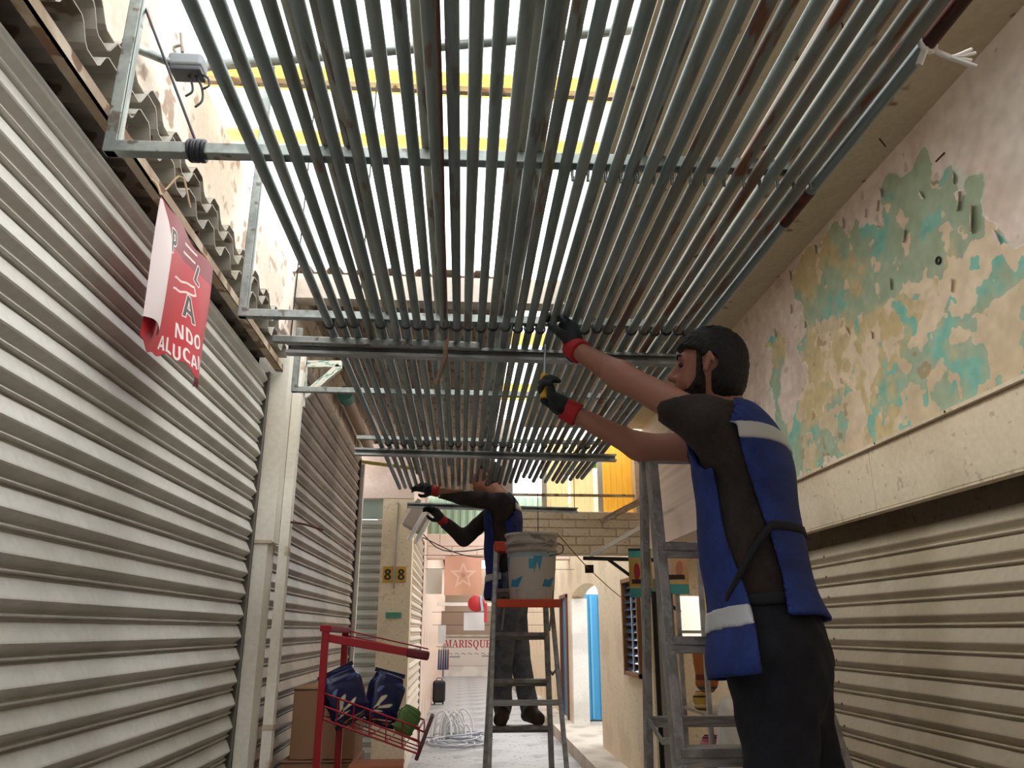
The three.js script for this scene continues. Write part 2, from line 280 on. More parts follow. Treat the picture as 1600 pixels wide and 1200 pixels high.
// ---------------------------------------------------------------- roller shutters
const PITCH = 0.0985;
function slatGeo(len, pitch = PITCH) {                        // profile in (outward, height), light upper face, recessed joint
  const k = pitch / 0.0985, pr = [[0, 0], [0.004, -0.003], [0.024, -0.046], [0.0255, -0.051], [0.023, -0.056], [0.003, -0.0735], [0.001, -0.079], [0.010, -0.0825], [0.012, -0.087], [0.009, -0.0905], [-0.004, -0.0925], [-0.004, -0.0985], [-0.007, -0.0985], [-0.007, 0]];
  const s = new THREE.Shape(); pr.forEach(([d, y], i) => i ? s.lineTo(d, y * k) : s.moveTo(d, y * k)); s.closePath();
  const g = new THREE.ExtrudeGeometry(s, { depth: len, bevelEnabled: false });
  return metreUV(g, 0.9);
}
const RIVET = new THREE.SphereGeometry(0.006, 6, 5).translate(0.024, -0.05, 3.95 + 2.8);
// face: direction the shutter faces; slats run from Z0 to Z1
function shutter(name, label, x, Z0, Z1, yTop, yBottom, mats, side, pitch = PITCH, group) {
  const t = thing(name, label, 'shutter', new THREE.Vector3(x, 0, -Z0), group), g = slatGeo(Z1 - Z0, pitch);
  const n = Math.floor((yTop - yBottom) / pitch);
  for (let i = 0; i < n; i++) {
    const m = part('slat', g, mats[(i * 7 + (i >> 1)) % mats.length], t);
    m.position.set(rr(-0.0015, 0.0015), yTop - i * pitch, 0);
    if (side < 0) part('rivet', RIVET, M.rust, m);
    if (side > 0) m.position.z = -(Z1 - Z0); else { m.rotation.y = Math.PI; }
  }
  part('bottom_rail', metreUV((() => { const b = rbox(0.03, Math.max(0.05, yTop - n * pitch - 0.01), Z1 - Z0, 0.004); b.translate(0, (yTop - n * pitch) / 2 + 0.003, -(Z1 - Z0) / 2); return b; })()), mats[0], t);
  return t;
}
shutter('roller_shutter', 'large cream roller shutter in the left foreground beside the red banner', -1.06, -2.8, 3.93, 1.5215 + 13 * PITCH, 0.05, M.slat, 1);
shutter('roller_shutter', 'brownish roller shutter beyond the white post, behind the red rack', -1.06, 4.16, 7.72, 1.51 + 17 * PITCH, 0.05, M.slatBrown, 1);
shutter('roller_shutter', 'wide cream roller shutter at the right under the cream panel', 1.88, -2.8, 4.4, 1.41 + 5 * 0.1, 0.05, M.slatRight, -1, 0.1);
shutter('roller_shutter', 'pale roller shutter past the pillar numbered 88', -0.595, 9.35, 11.9, 2.74, 0.05, M.slatPale, 1, 0.1);
{ // small grey shutter facing the camera
  const t = thing('roller_shutter', 'narrow grey roller shutter facing the viewer left of pillar 88', 'shutter', new THREE.Vector3(-2.0, 0, -9.1));
  const g = slatGeo(1.1, 0.1);
  for (let i = 0; i < 26; i++) { const m = part('slat', g, M.slatGrey[i % 2], t); m.position.set(1.1, 2.72 - i * 0.1, 0); m.rotation.y = -Math.PI / 2; }
  part('header', (() => { const b = rbox(1.12, 0.22, 0.08, 0.01); b.translate(0.55, 2.84, -0.02); return b; })(), mat(0x8a978c, 0.7), t);
}
// dark guide channels at the slat ends
for (const [x0, x1, y1, Z0, Z1, l] of [[-1.1, -1.03, 2.80, 3.925, 3.965, 'dark shutter guide rail against the white post'], [-1.1, -1.03, 3.15, 7.70, 7.76, 'dark shutter guide rail at the end of the brownish shutter'], [-0.63, -0.575, 2.76, 11.88, 11.96, 'dark shutter guide rail at the end of the pale far shutter'], [1.84, 1.9, 2.0, 4.38, 4.42, 'shutter guide rail at the far end of the right shutter']]) {
  const t = thing('shutter_guide', l, 'guide rail', new THREE.Vector3((x0 + x1) / 2, 0, -(Z0 + Z1) / 2)), c = t.position, L = Z1 - Z0;
  part('channel', shift(merge([box(x0, x0 + 0.008, 0, y1, Z0, Z1), box(x0, x1, 0, y1, Z1 - 0.008, Z1), box(x1 - 0.008, x1, 0, y1, Z0 + L * 0.4, Z1)]), c), M.slatBack, t);
}
// cream metal fascia over the right shutter
{
  const t = thing('shutter_fascia', 'cream sheet metal fascia panels above the right roller shutter', 'fascia', V(1.8, 1.98, 3));
  for (const [a, b] of [[-2.9, -0.2], [-0.195, 3.196], [3.2, 4.5]]) part('panel', shift((() => { const g = rbox(0.035, 0.262, b - a, 0.004); g.translate(1.772, 2.117, -(a + b) / 2); return metreUV(g); })(), t.position), M.cream, t);
  part('top_lip', shift(box(1.735, 1.8, 2.248, 2.262, -2.9, 4.5), t.position), M.cream, t);
  part('bottom_lip', shift(box(1.755, 1.80, 1.978, 1.986, -2.9, 4.5), t.position), M.cream, t);
  for (let i = 0; i < 6; i++) part('rivet', shift((() => { const g = new THREE.SphereGeometry(0.005, 6, 5); g.translate(1.735, 2.255, -(1.6 + i * 0.5)); return g; })(), t.position), M.rust, t);
}
solo('shutter_roller', (() => { const g = new THREE.CylinderGeometry(0.055, 0.055, 7.1, 20); g.rotateX(Math.PI / 2); g.translate(1.98, 2.10, -0.8); return g; })(), M.galv, 'steel roller inside the gap behind the cream fascia above the right shutter', 'roller');

// ---------------------------------------------------------------- left canopy edge
solo('shutter_beam', merge([box(-1.0, -0.965, 2.80, 2.806, -2.9, 3.95), box(-0.972, -0.965, 2.80, 2.84, -2.9, 3.95)]), M.beam, 'rusty cream steel angle running above the left roller shutter', 'beam');
{
  const defs = [[-1.28, -0.945, 2.862, 'lowest of the stacked corrugated awning sheets above the left shutter'], [-1.28, -0.965, 2.965, 'middle of the stacked corrugated awning sheets above the left shutter'], [-1.28, -0.985, 3.045, 'topmost of the stacked corrugated awning sheets above the left shutter']];
  defs.forEach(([a, b, y, l], k) => {
    const t = thing('awning_sheet', l, 'awning', V(b, y, 1.8), 'corrugated awning sheets');
    const n = k ? 23 : 24, p = 0.21, Z0 = -1.1 + k * 0.07, pts = [], A = [0.06, 0.062, 0.05][k];
    for (let i = 0; i < n; i++) { const o = i * p; pts.push([o, 0], [o + .055, 0], [o + .068, .010], [o + .088, A - .010], [o + .10, A], [o + .16, A], [o + .172, A - .010], [o + .196, .010]); }
    const s = new THREE.Shape(); pts.forEach((q, i) => i ? s.lineTo(...q) : s.moveTo(...q)); pts.slice().reverse().forEach((q) => s.lineTo(q[0] + 0.002, q[1] + 0.004)); s.closePath();
    const g = new THREE.ExtrudeGeometry(s, { depth: b - a, bevelEnabled: false }); g.rotateY(Math.PI / 2); g.translate(a, y, -Z0); part('ribbed_sheet', shift(metreUV(g), t.position), M.canopy, t);
    for (let i = 0; i < 4; i++) part('bolt', shift((() => { const q = new THREE.CylinderGeometry(0.008, 0.008, 0.02, 6); q.translate(b - 0.03, y - 0.004, -(1.3 + i * 0.63 + k * 0.2)); return q; })(), t.position), M.rust, t);
  });
}
// ---------------------------------------------------------------- posts on the left
{
  const t = thing('steel_post', 'tall white painted post between the two left roller shutters', 'post', V(-0.99, 0, 4.04));
  part('upper_post', shift(box(-1.1, -0.94, 1.92, 3.02, 3.975, 4.12), t.position), M.post, t);
  part('lower_post', shift(box(-1.1, -0.965, 0, 1.92, 3.975, 4.12), t.position), M.post, t);
  part('lip', shift(box(-1.09, -0.945, 1.912, 1.928, 3.965, 4.0), t.position), M.beam, t);
  const u = thing('steel_tube_post', 'slim white square tube with green paint beside the tall white post', 'post', V(-0.91, 0, 4.12));
  part('tube', shift(box(-0.937, -0.89, 0, 2.98, 4.09, 4.15), u.position), M.post, u);
  part('splice', shift(box(-0.938, -0.886, 1.05, 1.07, 4.085, 4.155), u.position), M.beam, u);
  const b = thing('wall_bracket', 'white triangular bracket with flaking green paint beside the tall white post', 'bracket', V(-0.9, 2.8, 4.2));
  part('top_arm', shift(bar(V(-0.94, 2.93, 4.2), V(-0.70, 2.935, 4.2), 0.03, 0.04), b.position), M.postGreen, b);
  part('brace', shift(bar(V(-0.90, 2.74, 4.2), V(-0.71, 2.925, 4.2), 0.03, 0.04), b.position), M.postGreen, b);
  part('back_plate', shift(bar(V(-0.905, 2.68, 4.2), V(-0.905, 2.95, 4.2), 0.03, 0.03, new THREE.Vector3(1, 0, 0)), b.position), M.postGreen, b);
  solo('iron_rod', tube([V(-0.97, 2.036, 4.1), V(-0.85, 2.03, 4.1), V(-0.72, 1.995, 4.1)], 0.006, 8, 6), M.rust, 'thin twisted iron rod sticking out from the slim tube post', 'rod');
  const dp = thing('drain_pipe', 'brown plastic pipe with a teal cap along the top of the brownish shutter', 'pipe', V(-0.96, 3.27, 6.9));
  part('pipe', shift(rod(V(-0.96, 3.25, 7.7), V(-0.96, 3.3, 6.1), 0.05, 14), dp.position), mat(0xa88e78, 0.6), dp);
  part('cap', shift((() => { const g = new THREE.CylinderGeometry(0.062, 0.062, 0.16, 16); g.rotateX(Math.PI / 2); g.translate(-0.96, 3.3, -6.05); return g; })(), dp.position), mat(0x3f7f74, 0.6), dp);
  const e = thing('steel_tube_post', 'slim pale square tube at the far end of the brownish shutter', 'post', V(-1.02, 0, 7.8));
  part('tube', shift(box(-1.06, -1.0, 0, 3.1, 7.77, 7.83), e.position), M.post, e);
}
{ // pillar 88
  const t = thing('pillar', 'cream pillar with the black number 88 on yellow plates', 'pillar', V(-0.76, 0, 9.12));
  part('shaft', shift(box(-0.92, -0.57, 0, 2.95, 9.0, 9.25), t.position), M.cream, t);
  const eight = canvasTex(64, 96, (c) => { c.fillStyle = '#b98f2c'; c.fillRect(0, 0, 64, 96); c.fillStyle = '#1c1610'; c.font = 'bold 92px sans-serif'; c.textAlign = 'center'; c.textBaseline = 'middle'; c.fillText('8', 32, 50); });
  for (const x of [-0.83, -0.68]) part('number_plate', shift((() => { const g = new THREE.BoxGeometry(0.11, 0.17, 0.008); g.translate(x, 2.1, -8.994); return g; })(), t.position), mat(0xffffff, 0.6, 0, { map: eight }), t);
  part('conduit', shift(rod(V(-0.755, 1.95, 8.985), V(-0.745, 2.9, 8.985), 0.009, 6), t.position), mat(0x8a8478, 0.6), t);
  part('small_sign', shift(box(-0.83, -0.66, 1.63, 1.69, 8.985, 9.0), t.position), mat(0x4a8a74, 0.7), t);
}
// ---------------------------------------------------------------- overhead pipes and the bars that carry them
function squareTubeFrame(label, x0, x1, Z0, Z1, y, yUp, w = 0.03) {
  const t = thing('hanger_frame', label, 'frame', V(x0, y, Z0), 'galvanized hanger frames');
  part('crossbar', shift(metreUV(bar(V(x0, y, Z0), V(x1, y, Z1), w, w), 2), t.position), M.galv, t);
  if (yUp) {
    const vt = part('hanger', shift(metreUV(bar(V(x0 + w / 2, y - w / 2, Z0), V(x0 + w / 2, yUp, Z0), w, w, new THREE.Vector3(1, 0, 0)), 2), t.position), M.galv, t);
    part('edge_rib', shift(bar(V(x0 + w + 0.002, y, Z0 - w / 2 + 0.004), V(x0 + w + 0.002, yUp, Z0 - w / 2 + 0.004), 0.006, 0.006, new THREE.Vector3(1, 0, 0)), t.position), M.galv, vt);
  }
  return t;
}
squareTubeFrame('galvanized hanger frame nearest the viewer, tied with black tape', -0.84, 0.765, 1.594, 1.572, 2.56, 3.6);
squareTubeFrame('galvanized hanger frame just before the near worker\'s hands', -0.80, 0.765, 2.571, 2.582, 2.56, 3.6);
squareTubeFrame('galvanized hanger frame beside the green flaking bracket', -0.80, 0.83, 3.466, 3.487, 2.558, 2.86, 0.026);
squareTubeFrame('thin galvanized crossbar halfway between bracket and far worker', -0.62, 0.88, 4.38, 4.43, 2.556, 0, 0.022);
function strut(label, x0, Z0, x1, Z1, y) {
  const t = thing('strut_channel', label, 'channel', V(x0, y, Z0), 'strut channels under the pipes');
  const s = new THREE.Shape(); [[-.021, -.021], [.021, -.021], [.021, .021], [.010, .021], [.010, .014], [.017, .014], [.017, -.017], [-.017, -.017], [-.017, .014], [-.010, .014], [-.010, .021], [-.021, .021]].forEach((q, i) => i ? s.lineTo(...q) : s.moveTo(...q)); s.closePath();
  const a = V(x0, y, Z0), b = V(x1, y, Z1), d = b.clone().sub(a), L = d.length(); d.normalize();
  const g = new THREE.ExtrudeGeometry(s, { depth: L, bevelEnabled: false }), side = new THREE.Vector3().crossVectors(new THREE.Vector3(0, 1, 0), d).normalize();
  // open side of the channel faces the viewer
  g.applyMatrix4(new THREE.Matrix4().makeBasis(new THREE.Vector3(0, 1, 0), side.clone().negate(), d).setPosition(0, 0, 0)); part('channel', metreUV(g, 2), M.strut, t);
  return t;
}
strut('galvanized strut channel the near worker is bolting', -0.665, 2.75, 0.83, 2.79, 2.497);
squareTubeFrame('short galvanized bar lying just before the bolted strut channel', -0.70, 0.05, 2.675, 2.70, 2.505, 0, 0.026);
strut('galvanized strut channel above the red rack', -0.64, 4.49, 0.92, 4.57, 2.497);
strut('galvanized strut channel behind the far worker at the pipe ends', -0.45, 6.28, 0.96, 6.47, 2.46);

const pipeX = [-0.493, -0.447, -0.403, -0.356, -0.308, -0.259, -0.218, -0.176, -0.129, -0.079, -0.036, 0.006, 0.052, 0.095, 0.14, 0.186, 0.228, 0.269, 0.308, 0.347, 0.386, 0.43, 0.474, 0.516, 0.556, 0.604, 0.65, 0.692, 0.732, 0.776, 0.815];
const PR = 0.0142, PY = 2.5315;
pipeX.map((x) => x * 0.982).forEach((x, i) => {
  const Z0 = rr(-0.5, 0.1), Z1 = x > 0.02 && x < 0.42 ? rr(5.45, 5.68) : x > 0.42 ? rr(5.35, 5.6) : rr(5.6, 5.95);
  const t = thing('steel_pipe', 'steel conduit pipe, ' + nth[i] + ' from the left in the overhead row', 'pipe', V(x, PY, Z0), 'conduit pipes in the overhead row');
  const pts = []; for (let k = 0; k <= 9; k++) pts.push(V(x + rr(-0.0018, 0.0018), PY + rr(-0.0006, 0.0008), mix(Z0, Z1, k / 9)));
  const g = tube(pts, PR, 36, 10), uv = g.attributes.uv; for (let k = 0; k < uv.count; k++) uv.setXY(k, uv.getX(k) * 3 + i * 0.37, uv.getY(k) * 0.25 + i * 0.19);
  part('tube', shift(g, t.position), i > 22 ? (i % 3 === 1 ? M.pipe[1] : M.pipe[2]) : M.pipe[i % 2], t);
  for (const Z of [2.571, 4.4]) if (rnd() < (Z < 3 ? 0.85 : 0.5)) { const w = new THREE.TorusGeometry(PR + 0.003, 0.0035, 5, 12); w.translate(x, PY, -(Z + rr(-0.012, 0.012))); part('tie_wire', shift(w, t.position), M.wire, t); }
  if (i > 15) { const bz = 1.585, b = rod(V(x + 0.018, PY + 0.02, bz), V(x + 0.018 + rr(-.004, .004), PY - 0.02, bz), 0.004, 6); part('bolt', shift(b, t.position), M.galv, t); }
});
[-0.334, -0.283, -0.102, 0.118, 0.163, 0.408, 0.452, 0.536, 0.671, 0.754].forEach((x, i, all) => {
  const Z0 = rr(-0.4, 0.2), Z1 = rr(5.2, 5.6), y = 2.56 + 0.0155 + PR;
  const t = thing('steel_pipe', 'lighter loose pipe lying on top of the overhead row, ' + nth[i] + ' of ten from the left', 'pipe', V(x, y, Z0), 'loose pipes on top of the row');
  const g = tube([V(x, y, Z0), V(x + rr(-.002, .002), y + 0.001, 2.5), V(x, y, Z1)], PR, 24, 8), uv = g.attributes.uv; for (let k = 0; k < uv.count; k++) uv.setXY(k, uv.getX(k) * 3 + i * 0.31, uv.getY(k) * 0.25);
  part('tube', shift(g, t.position), M.pipe[3], t);
});
// rusty length at the right edge of the row
{
  const x = 0.838, t = thing('steel_pipe', 'rusty pipe at the right edge of the overhead row with a white rag', 'pipe', V(x, PY, 0));
  part('tube', shift(tube([V(x, PY, -0.4), V(x, PY, 1.6), V(x, PY, 5.4)], PR, 24, 10), t.position), M.pipe[0], t);
  part('rust_sleeve', shift(rod(V(x, PY, 0.55), V(x, PY, 1.12), PR + 0.0012, 10), t.position), M.rust, t);
  part('rust_sleeve', shift(rod(V(x, PY, 1.62), V(x, PY, 1.78), PR + 0.0012, 10), t.position), M.rust, t);
}
{ // frayed white rag
  const t = thing('rag_strip', 'frayed white cloth strip knotted on the rusty pipe', 'rag', V(0.836, 2.515, 1.12)), m = mat(0xe4e2de, 0.95);
  const ring = new THREE.TorusGeometry(PR + 0.005, 0.005, 6, 14); ring.rotateY(0.3); ring.translate(0.002, 0.018, 0); part('knot', ring, m, t);
  for (let i = 0; i < 7; i++) part('strand', tube([new THREE.Vector3(0, 0.01, 0), new THREE.Vector3(0.04, -0.005 + rr(-.004, .004), -0.005), new THREE.Vector3(0.085 + rr(-.01, .012), -0.008 + (i - 3) * 0.006, -0.012 + rr(-.01, .01))], 0.0035, 8, 5), m, t);
  part('tail', tube([new THREE.Vector3(-0.002, 0.005, 0), new THREE.Vector3(-0.014, -0.012, 0.004), new THREE.Vector3(-0.02, -0.03, -0.004)], 0.007, 8, 5), m, t);
}
{ // red cable and hanging strip
  solo('cable', tube([V(-0.058, PY - 0.020, 0.3), V(-0.06, PY - 0.021, 1.2), V(-0.066, PY - 0.020, 1.9), V(-0.074, PY - 0.021, 2.45)], 0.005, 24, 6), mat(0x5c3f38, 0.7), 'thin reddish cable running under the pipes near the middle', 'cable');
  const g = tube([V(-0.072, 2.515, 2.66), V(-0.076, 2.48, 2.655), V(-0.074, 2.45, 2.66), V(-0.092, 2.40, 2.69), V(-0.108, 2.352, 2.70)], 0.009, 16, 6); 
  solo('hanging_strip', g, mat(0x8a7466, 0.95), 'brown cloth strip dangling from the bolted strut channel', 'strip');
  const top = V(-1.05, 3.5, 1.64);
  solo('tie_rope', rod(V(-0.63, 2.57, 1.58), top, 0.0035, 6), M.wire, 'dark rope slanting up from the nearest hanger frame', 'rope');
  const tp = thing('tape_wrap', 'black tape wound round the nearest crossbar', 'tape', V(-0.63, 2.56, 1.591));
  for (let i = 0; i < 6; i++) { const w = new THREE.TorusGeometry(0.0235, 0.0045, 6, 16); w.rotateY(Math.PI / 2 + rr(-.12, .12)); w.translate((i - 2.5) * 0.006, 0, 0); part('turn', w, M.tape, tp); }
  for (const [x, Z, y0, l] of [[-0.655, 2.75, 2.50, 'thin wire holding the left end of the bolted strut channel'], [-0.38, 2.571, 2.56, 'thin wire rising between the left pipes'], [0.62, 6.42, 2.48, 'thin wire hanging beside the bucket from the far channel'], [0.93, 6.45, 2.48, 'thin wire at the right end of the far channel']])
    solo('hanging_wire', rod(V(x, y0, Z), V(x + 0.01, 3.6, Z), 0.003, 5), M.wire, l, 'wire', 'hanging wires');
  const fw = rod(V(0.62, 2.12, 6.42), V(0.62, 2.48, 6.42), 0.004, 5); solo('hanging_wire', fw, M.wire, 'short wire dangling below the far channel behind the bucket', 'wire', 'hanging wires');
}
{ // electric box on its conduit
  const p = V(-0.93, 3.27, 2.17), t = thing('junction_box', 'grey electrical junction box with dangling black wires above the left pipes', 'junction box', p);
  part('conduit', shift(rod(V(-1.06, 3.19, 1.98), p.clone().add(new THREE.Vector3(-0.04, 0, 0)), 0.014, 10), p), M.galv, t);
  const bx = rbox(0.11, 0.05, 0.07, 0.012); part('housing', bx, mat(0x7e8488, 0.5, 0.3), t);
  const cv = rbox(0.10, 0.02, 0.066, 0.006); cv.translate(0.004, -0.034, 0); part('cover', cv, mat(0x3a3e42, 0.5), t);
  part('spring_clamp', tube([new THREE.Vector3(-0.03, 0.02, 0.02), new THREE.Vector3(-0.045, 0.05, 0.02), new THREE.Vector3(-0.02, 0.06, 0.02), new THREE.Vector3(-0.015, 0.03, 0.02), new THREE.Vector3(-0.03, 0.11, 0.02)], 0.005, 20, 6), mat(0x8a8276, 0.5, 0.3), t);
  for (const [dx, dy] of [[0.0, -0.13], [0.035, -0.17], [0.05, -0.10]]) part('wire', tube([new THREE.Vector3(dx * 0.6, -0.03, 0), new THREE.Vector3(dx + 0.02, dy * 0.5, 0.005), new THREE.Vector3(dx + 0.03, dy * 0.85, 0.01), new THREE.Vector3(dx + 0.012, dy, 0.012)], 0.004, 14, 5), M.wire, t);
}
// ---------------------------------------------------------------- red banner
{
  const t = thing('plastic_banner', 'torn red plastic banner with white lettering hanging before the left shutter', 'banner', V(-0.92, 2.74, 2.1));
  const W = 0.56, H = 0.455;
  const front = canvasTex(1024, 832, (c, w, h) => {
    c.fillStyle = '#c4202c'; c.fillRect(0, 0, w, h);
    c.fillStyle = '#8e0a16'; c.beginPath(); c.moveTo(0, 0); c.lineTo(w, 0); c.lineTo(w, 120); c.lineTo(0, 210); c.fill();
    c.textAlign = 'center'; c.textBaseline = 'middle'; c.lineJoin = 'round';
    const word = (s, x, y, px, fill, rot = 0, line = '#f4e6e0', lw = 14) => { c.save(); c.translate(x, y); c.rotate(rot); c.font = 'bold ' + px + 'px sans-serif'; c.strokeStyle = line; c.lineWidth = lw; c.strokeText(s, 0, 0); c.fillStyle = fill; c.fillText(s, 0, 0); c.restore(); };
    word('P', 225, 165, 190, '#2c2a2e', -0.15); word('L', 660, 170, 170, '#2c2a2e', 0.4);
    c.strokeStyle = '#f0d8d2'; c.lineWidth = 14; c.beginPath(); c.moveTo(430, 60); c.lineTo(640, 40); c.moveTo(420, 120); c.lineTo(620, 100); c.moveTo(330, 330); c.lineTo(620, 260); c.lineTo(640, 310); c.lineTo(330, 400); c.stroke();
    word('A', 560, 430, 210, '#4a4644', 0);
    c.fillStyle = '#f2ece8'; c.font = 'bold 128px sans-serif'; c.fillText('NDO', 560, 610); c.font = 'bold 120px sans-serif'; c.fillText('ALUCAN', 500, 745);
  });
  // a sheet that sags between its ties: u along the passage, v down
  const nu = 40, nv = 30, off = (u, v) => 0.018 * Math.sin(u * 9 + v * 2) * (0.3 + v) + 0.05 * Math.sin(Math.PI * u) * v - 0.02 * v;
  function sheet(u0, u1, v0f, v1f, lift, flip) {
    const pos = [], uv = [], idx = [];
    for (let s = 0; s < 2; s++) for (let j = 0; j <= nv; j++) for (let i = 0; i <= nu; i++) {
      const u = mix(u0, u1, i / nu), v = mix(v0f(u), v1f(u), j / nv);
      pos.push(off(u, v) + lift(u, v) - s * 0.0012, -v * H + 0.006 * Math.sin(u * 40) * v, -u * W); uv.push(u, 1 - v);
    }
    const n1 = (nu + 1) * (nv + 1);
    for (let s = 0; s < 2; s++) for (let j = 0; j < nv; j++) for (let i = 0; i < nu; i++) { const a = s * n1 + j * (nu + 1) + i, b = a + 1, c = a + nu + 1, d = c + 1; if (s) idx.push(a, b, c, b, d, c); else idx.push(a, c, b, b, c, d); }
    const g = new THREE.BufferGeometry(); g.setAttribute('position', new THREE.Float32BufferAttribute(pos, 3)); g.setAttribute('uv', new THREE.Float32BufferAttribute(uv, 2)); g.setIndex(idx); g.computeVertexNormals(); return g;
  }
  const film = (o) => new THREE.MeshPhysicalMaterial({ roughness: 0.55, transmission: 0.1, thickness: 0, side: THREE.DoubleSide, ...o });
  part('sheet', sheet(0.0, 0.88, (u) => 0.015 * Math.sin(u * 14), (u) => 0.985 + 0.04 * Math.sin(u * 11), () => 0), film({ map: front, color: 0xffffff }), t);
  part('folded_edge', sheet(-0.02, 0.17, (u) => 0.03 + Math.max(0, u) * 1.6, (u) => 0.86 + 0.3 * u, (u, v) => 0.006 + 0.018 * Math.sin(Math.PI * clamp((u + 0.02) / 0.19)) * (0.2 + v)), film({ color: 0xe6d6d4 }), t);
  const rope = mat(0xb49a76, 0.95);
  part('tie', tube([new THREE.Vector3(0, 0.0, 0), new THREE.Vector3(-0.02, 0.04, -0.01), new THREE.Vector3(-0.045, 0.066, -0.015)], 0.004, 10, 5), rope, t);
  part('tie', tube([new THREE.Vector3(0, 0.03, -0.02), new THREE.Vector3(0.03, 0.10, -0.05), new THREE.Vector3(0.05, 0.02, -0.10)], 0.0035, 10, 5), rope, t);
  part('tie', tube([new THREE.Vector3(0, 0.0, -W * 0.88), new THREE.Vector3(-0.02, 0.04, -W * 0.87), new THREE.Vector3(-0.045, 0.066, -W * 0.865)], 0.004, 10, 5), rope, t);
}
// ---------------------------------------------------------------- ladders
function ladder(name, label, o) {
  const base = V((o.fb[0][0] + o.fb[1][0]) / 2, 0, (o.fb[0][2] + o.rb[0][2]) / 2), t = thing(name, label, 'ladder', base), v = (a) => V(...a), at = (a, b, y) => a.clone().lerp(b, (y - a.y) / (b.y - a.y));
  const up = new THREE.Vector3(0, 0, 1), F = [0, 1].map((i) => [v(o.fb[i]), v(o.ft[i])]), R = [0, 1].map((i) => [v(o.rb[i]), v(o.rt[i])]);
  for (const [a, b] of F) { const m = part('front_rail', shift(metreUV(bar(a, b, o.rw, o.rd, up, 0.004), 3), base), o.mat, t); const f = rbox(o.rw + 0.012, 0.035, o.rd + 0.012, 0.005); f.translate(...a.clone().sub(base).toArray()); f.translate(0, 0.018, 0); part('foot', f, M.dark, m); }
  for (const [a, b] of R) { const m = part('rear_leg', shift(metreUV(bar(a, b, o.rw * 0.8, o.rd * 0.7, up, 0.004), 3), base), o.mat2 ?? o.mat, t); const f = rbox(o.rw + 0.008, 0.03, o.rd * 0.8, 0.005); f.translate(...a.clone().sub(base).toArray()); f.translate(0, 0.015, 0); part('foot', f, M.dark, m); }
  for (const y of o.steps) { const a = at(...F[0], y), b = at(...F[1], y); part('step', shift(metreUV(bar(a, b, 0.085, 0.025, new THREE.Vector3(0, 1, 0)), 3), base), o.stepMat ?? o.mat, t); part('step_lip', shift(bar(a.clone().add(new THREE.Vector3(0, -0.012, 0.034 * o.face)), b.clone().add(new THREE.Vector3(0, -0.012, 0.034 * o.face)), 0.008, 0.05), base), o.stepMat ?? o.mat, t); }
  for (const y of o.braces) part('rear_brace', shift(bar(at(...R[0], y), at(...R[1], y), 0.02, 0.035), base), o.mat, t);
  for (const i of [0, 1]) { const a = at(...F[i], o.spreader), b = at(...R[i], o.spreader + 0.02), m = a.clone().lerp(b, 0.5); m.y -= 0.035; part('spreader', shift(merge([bar(a, m, 0.006, 0.022), bar(m, b, 0.006, 0.022)]), base), o.mat, t); }
  const c = F[0][1].clone().add(F[1][1]).add(R[0][1]).add(R[1][1]).multiplyScalar(0.25), w = F[0][1].distanceTo(F[1][1]) + 0.05, cap = rbox(w, o.capH, 0.15, 0.012); cap.translate(...c.clone().sub(base).toArray()); part('top_cap', cap, o.capMat, t);
  return t;
}
ladder('step_ladder', 'worn aluminium step ladder the near worker stands on', {
  fb: [[0.615, 0, 2.18], [1.27, 0, 2.18]], ft: [[0.653, 2.09, 2.63], [0.99, 2.09, 2.63]], rb: [[0.66, 0, 3.09], [1.22, 0, 3.09]], rt: [[0.642, 2.09, 2.69], [0.99, 2.09, 2.69]],
  rw: 0.032, rd: 0.062, steps: [0.26, 0.56, 0.86, 1.165, 1.47, 1.76], braces: [0.4, 1.2], spreader: 1.19, mat: M.aluWorn, capMat: M.aluWorn, capH: 0.03, face: 1 });
const farLadder = ladder('step_ladder', 'aluminium step ladder with orange top and tray under the far worker', {
  fb: [[0.155, 0, 5.88], [0.66, 0, 5.88]], ft: [[0.24, 2.04, 5.42], [0.56, 2.04, 5.42]], rb: [[0.165, 0, 5.03], [0.70, 0, 5.03]], rt: [[0.226, 2.04, 5.34], [0.57, 2.04, 5.34]],
  rw: 0.034, rd: 0.06, steps: [0.28, 0.575, 0.875, 1.173, 1.475, 1.76], braces: [0.45, 1.07], spreader: 1.25, mat: M.alu, mat2: M.alu, stepMat: M.aluWorn, capMat: M.orange, capH: 0.07, face: -1 });
{ const o = V(0.42, 1.66, 5.14).sub(farLadder.position), at = (g) => g.translate(o.x, o.y, o.z);
  const tray = part('tray', at(rbox(0.40, 0.022, 0.36, 0.008).translate(0, 0.005, 0)), M.orange, farLadder);
  part('front_lip', at(rbox(0.40, 0.05, 0.014, 0.005).translate(0, 0, 0.175)), M.orange, tray);
  for (const s of [-1, 1]) part('support', at(bar(new THREE.Vector3(s * 0.15, -0.01, 0.1), new THREE.Vector3(s * 0.155, -0.16, -0.11), 0.012, 0.012)), M.alu, tray); }
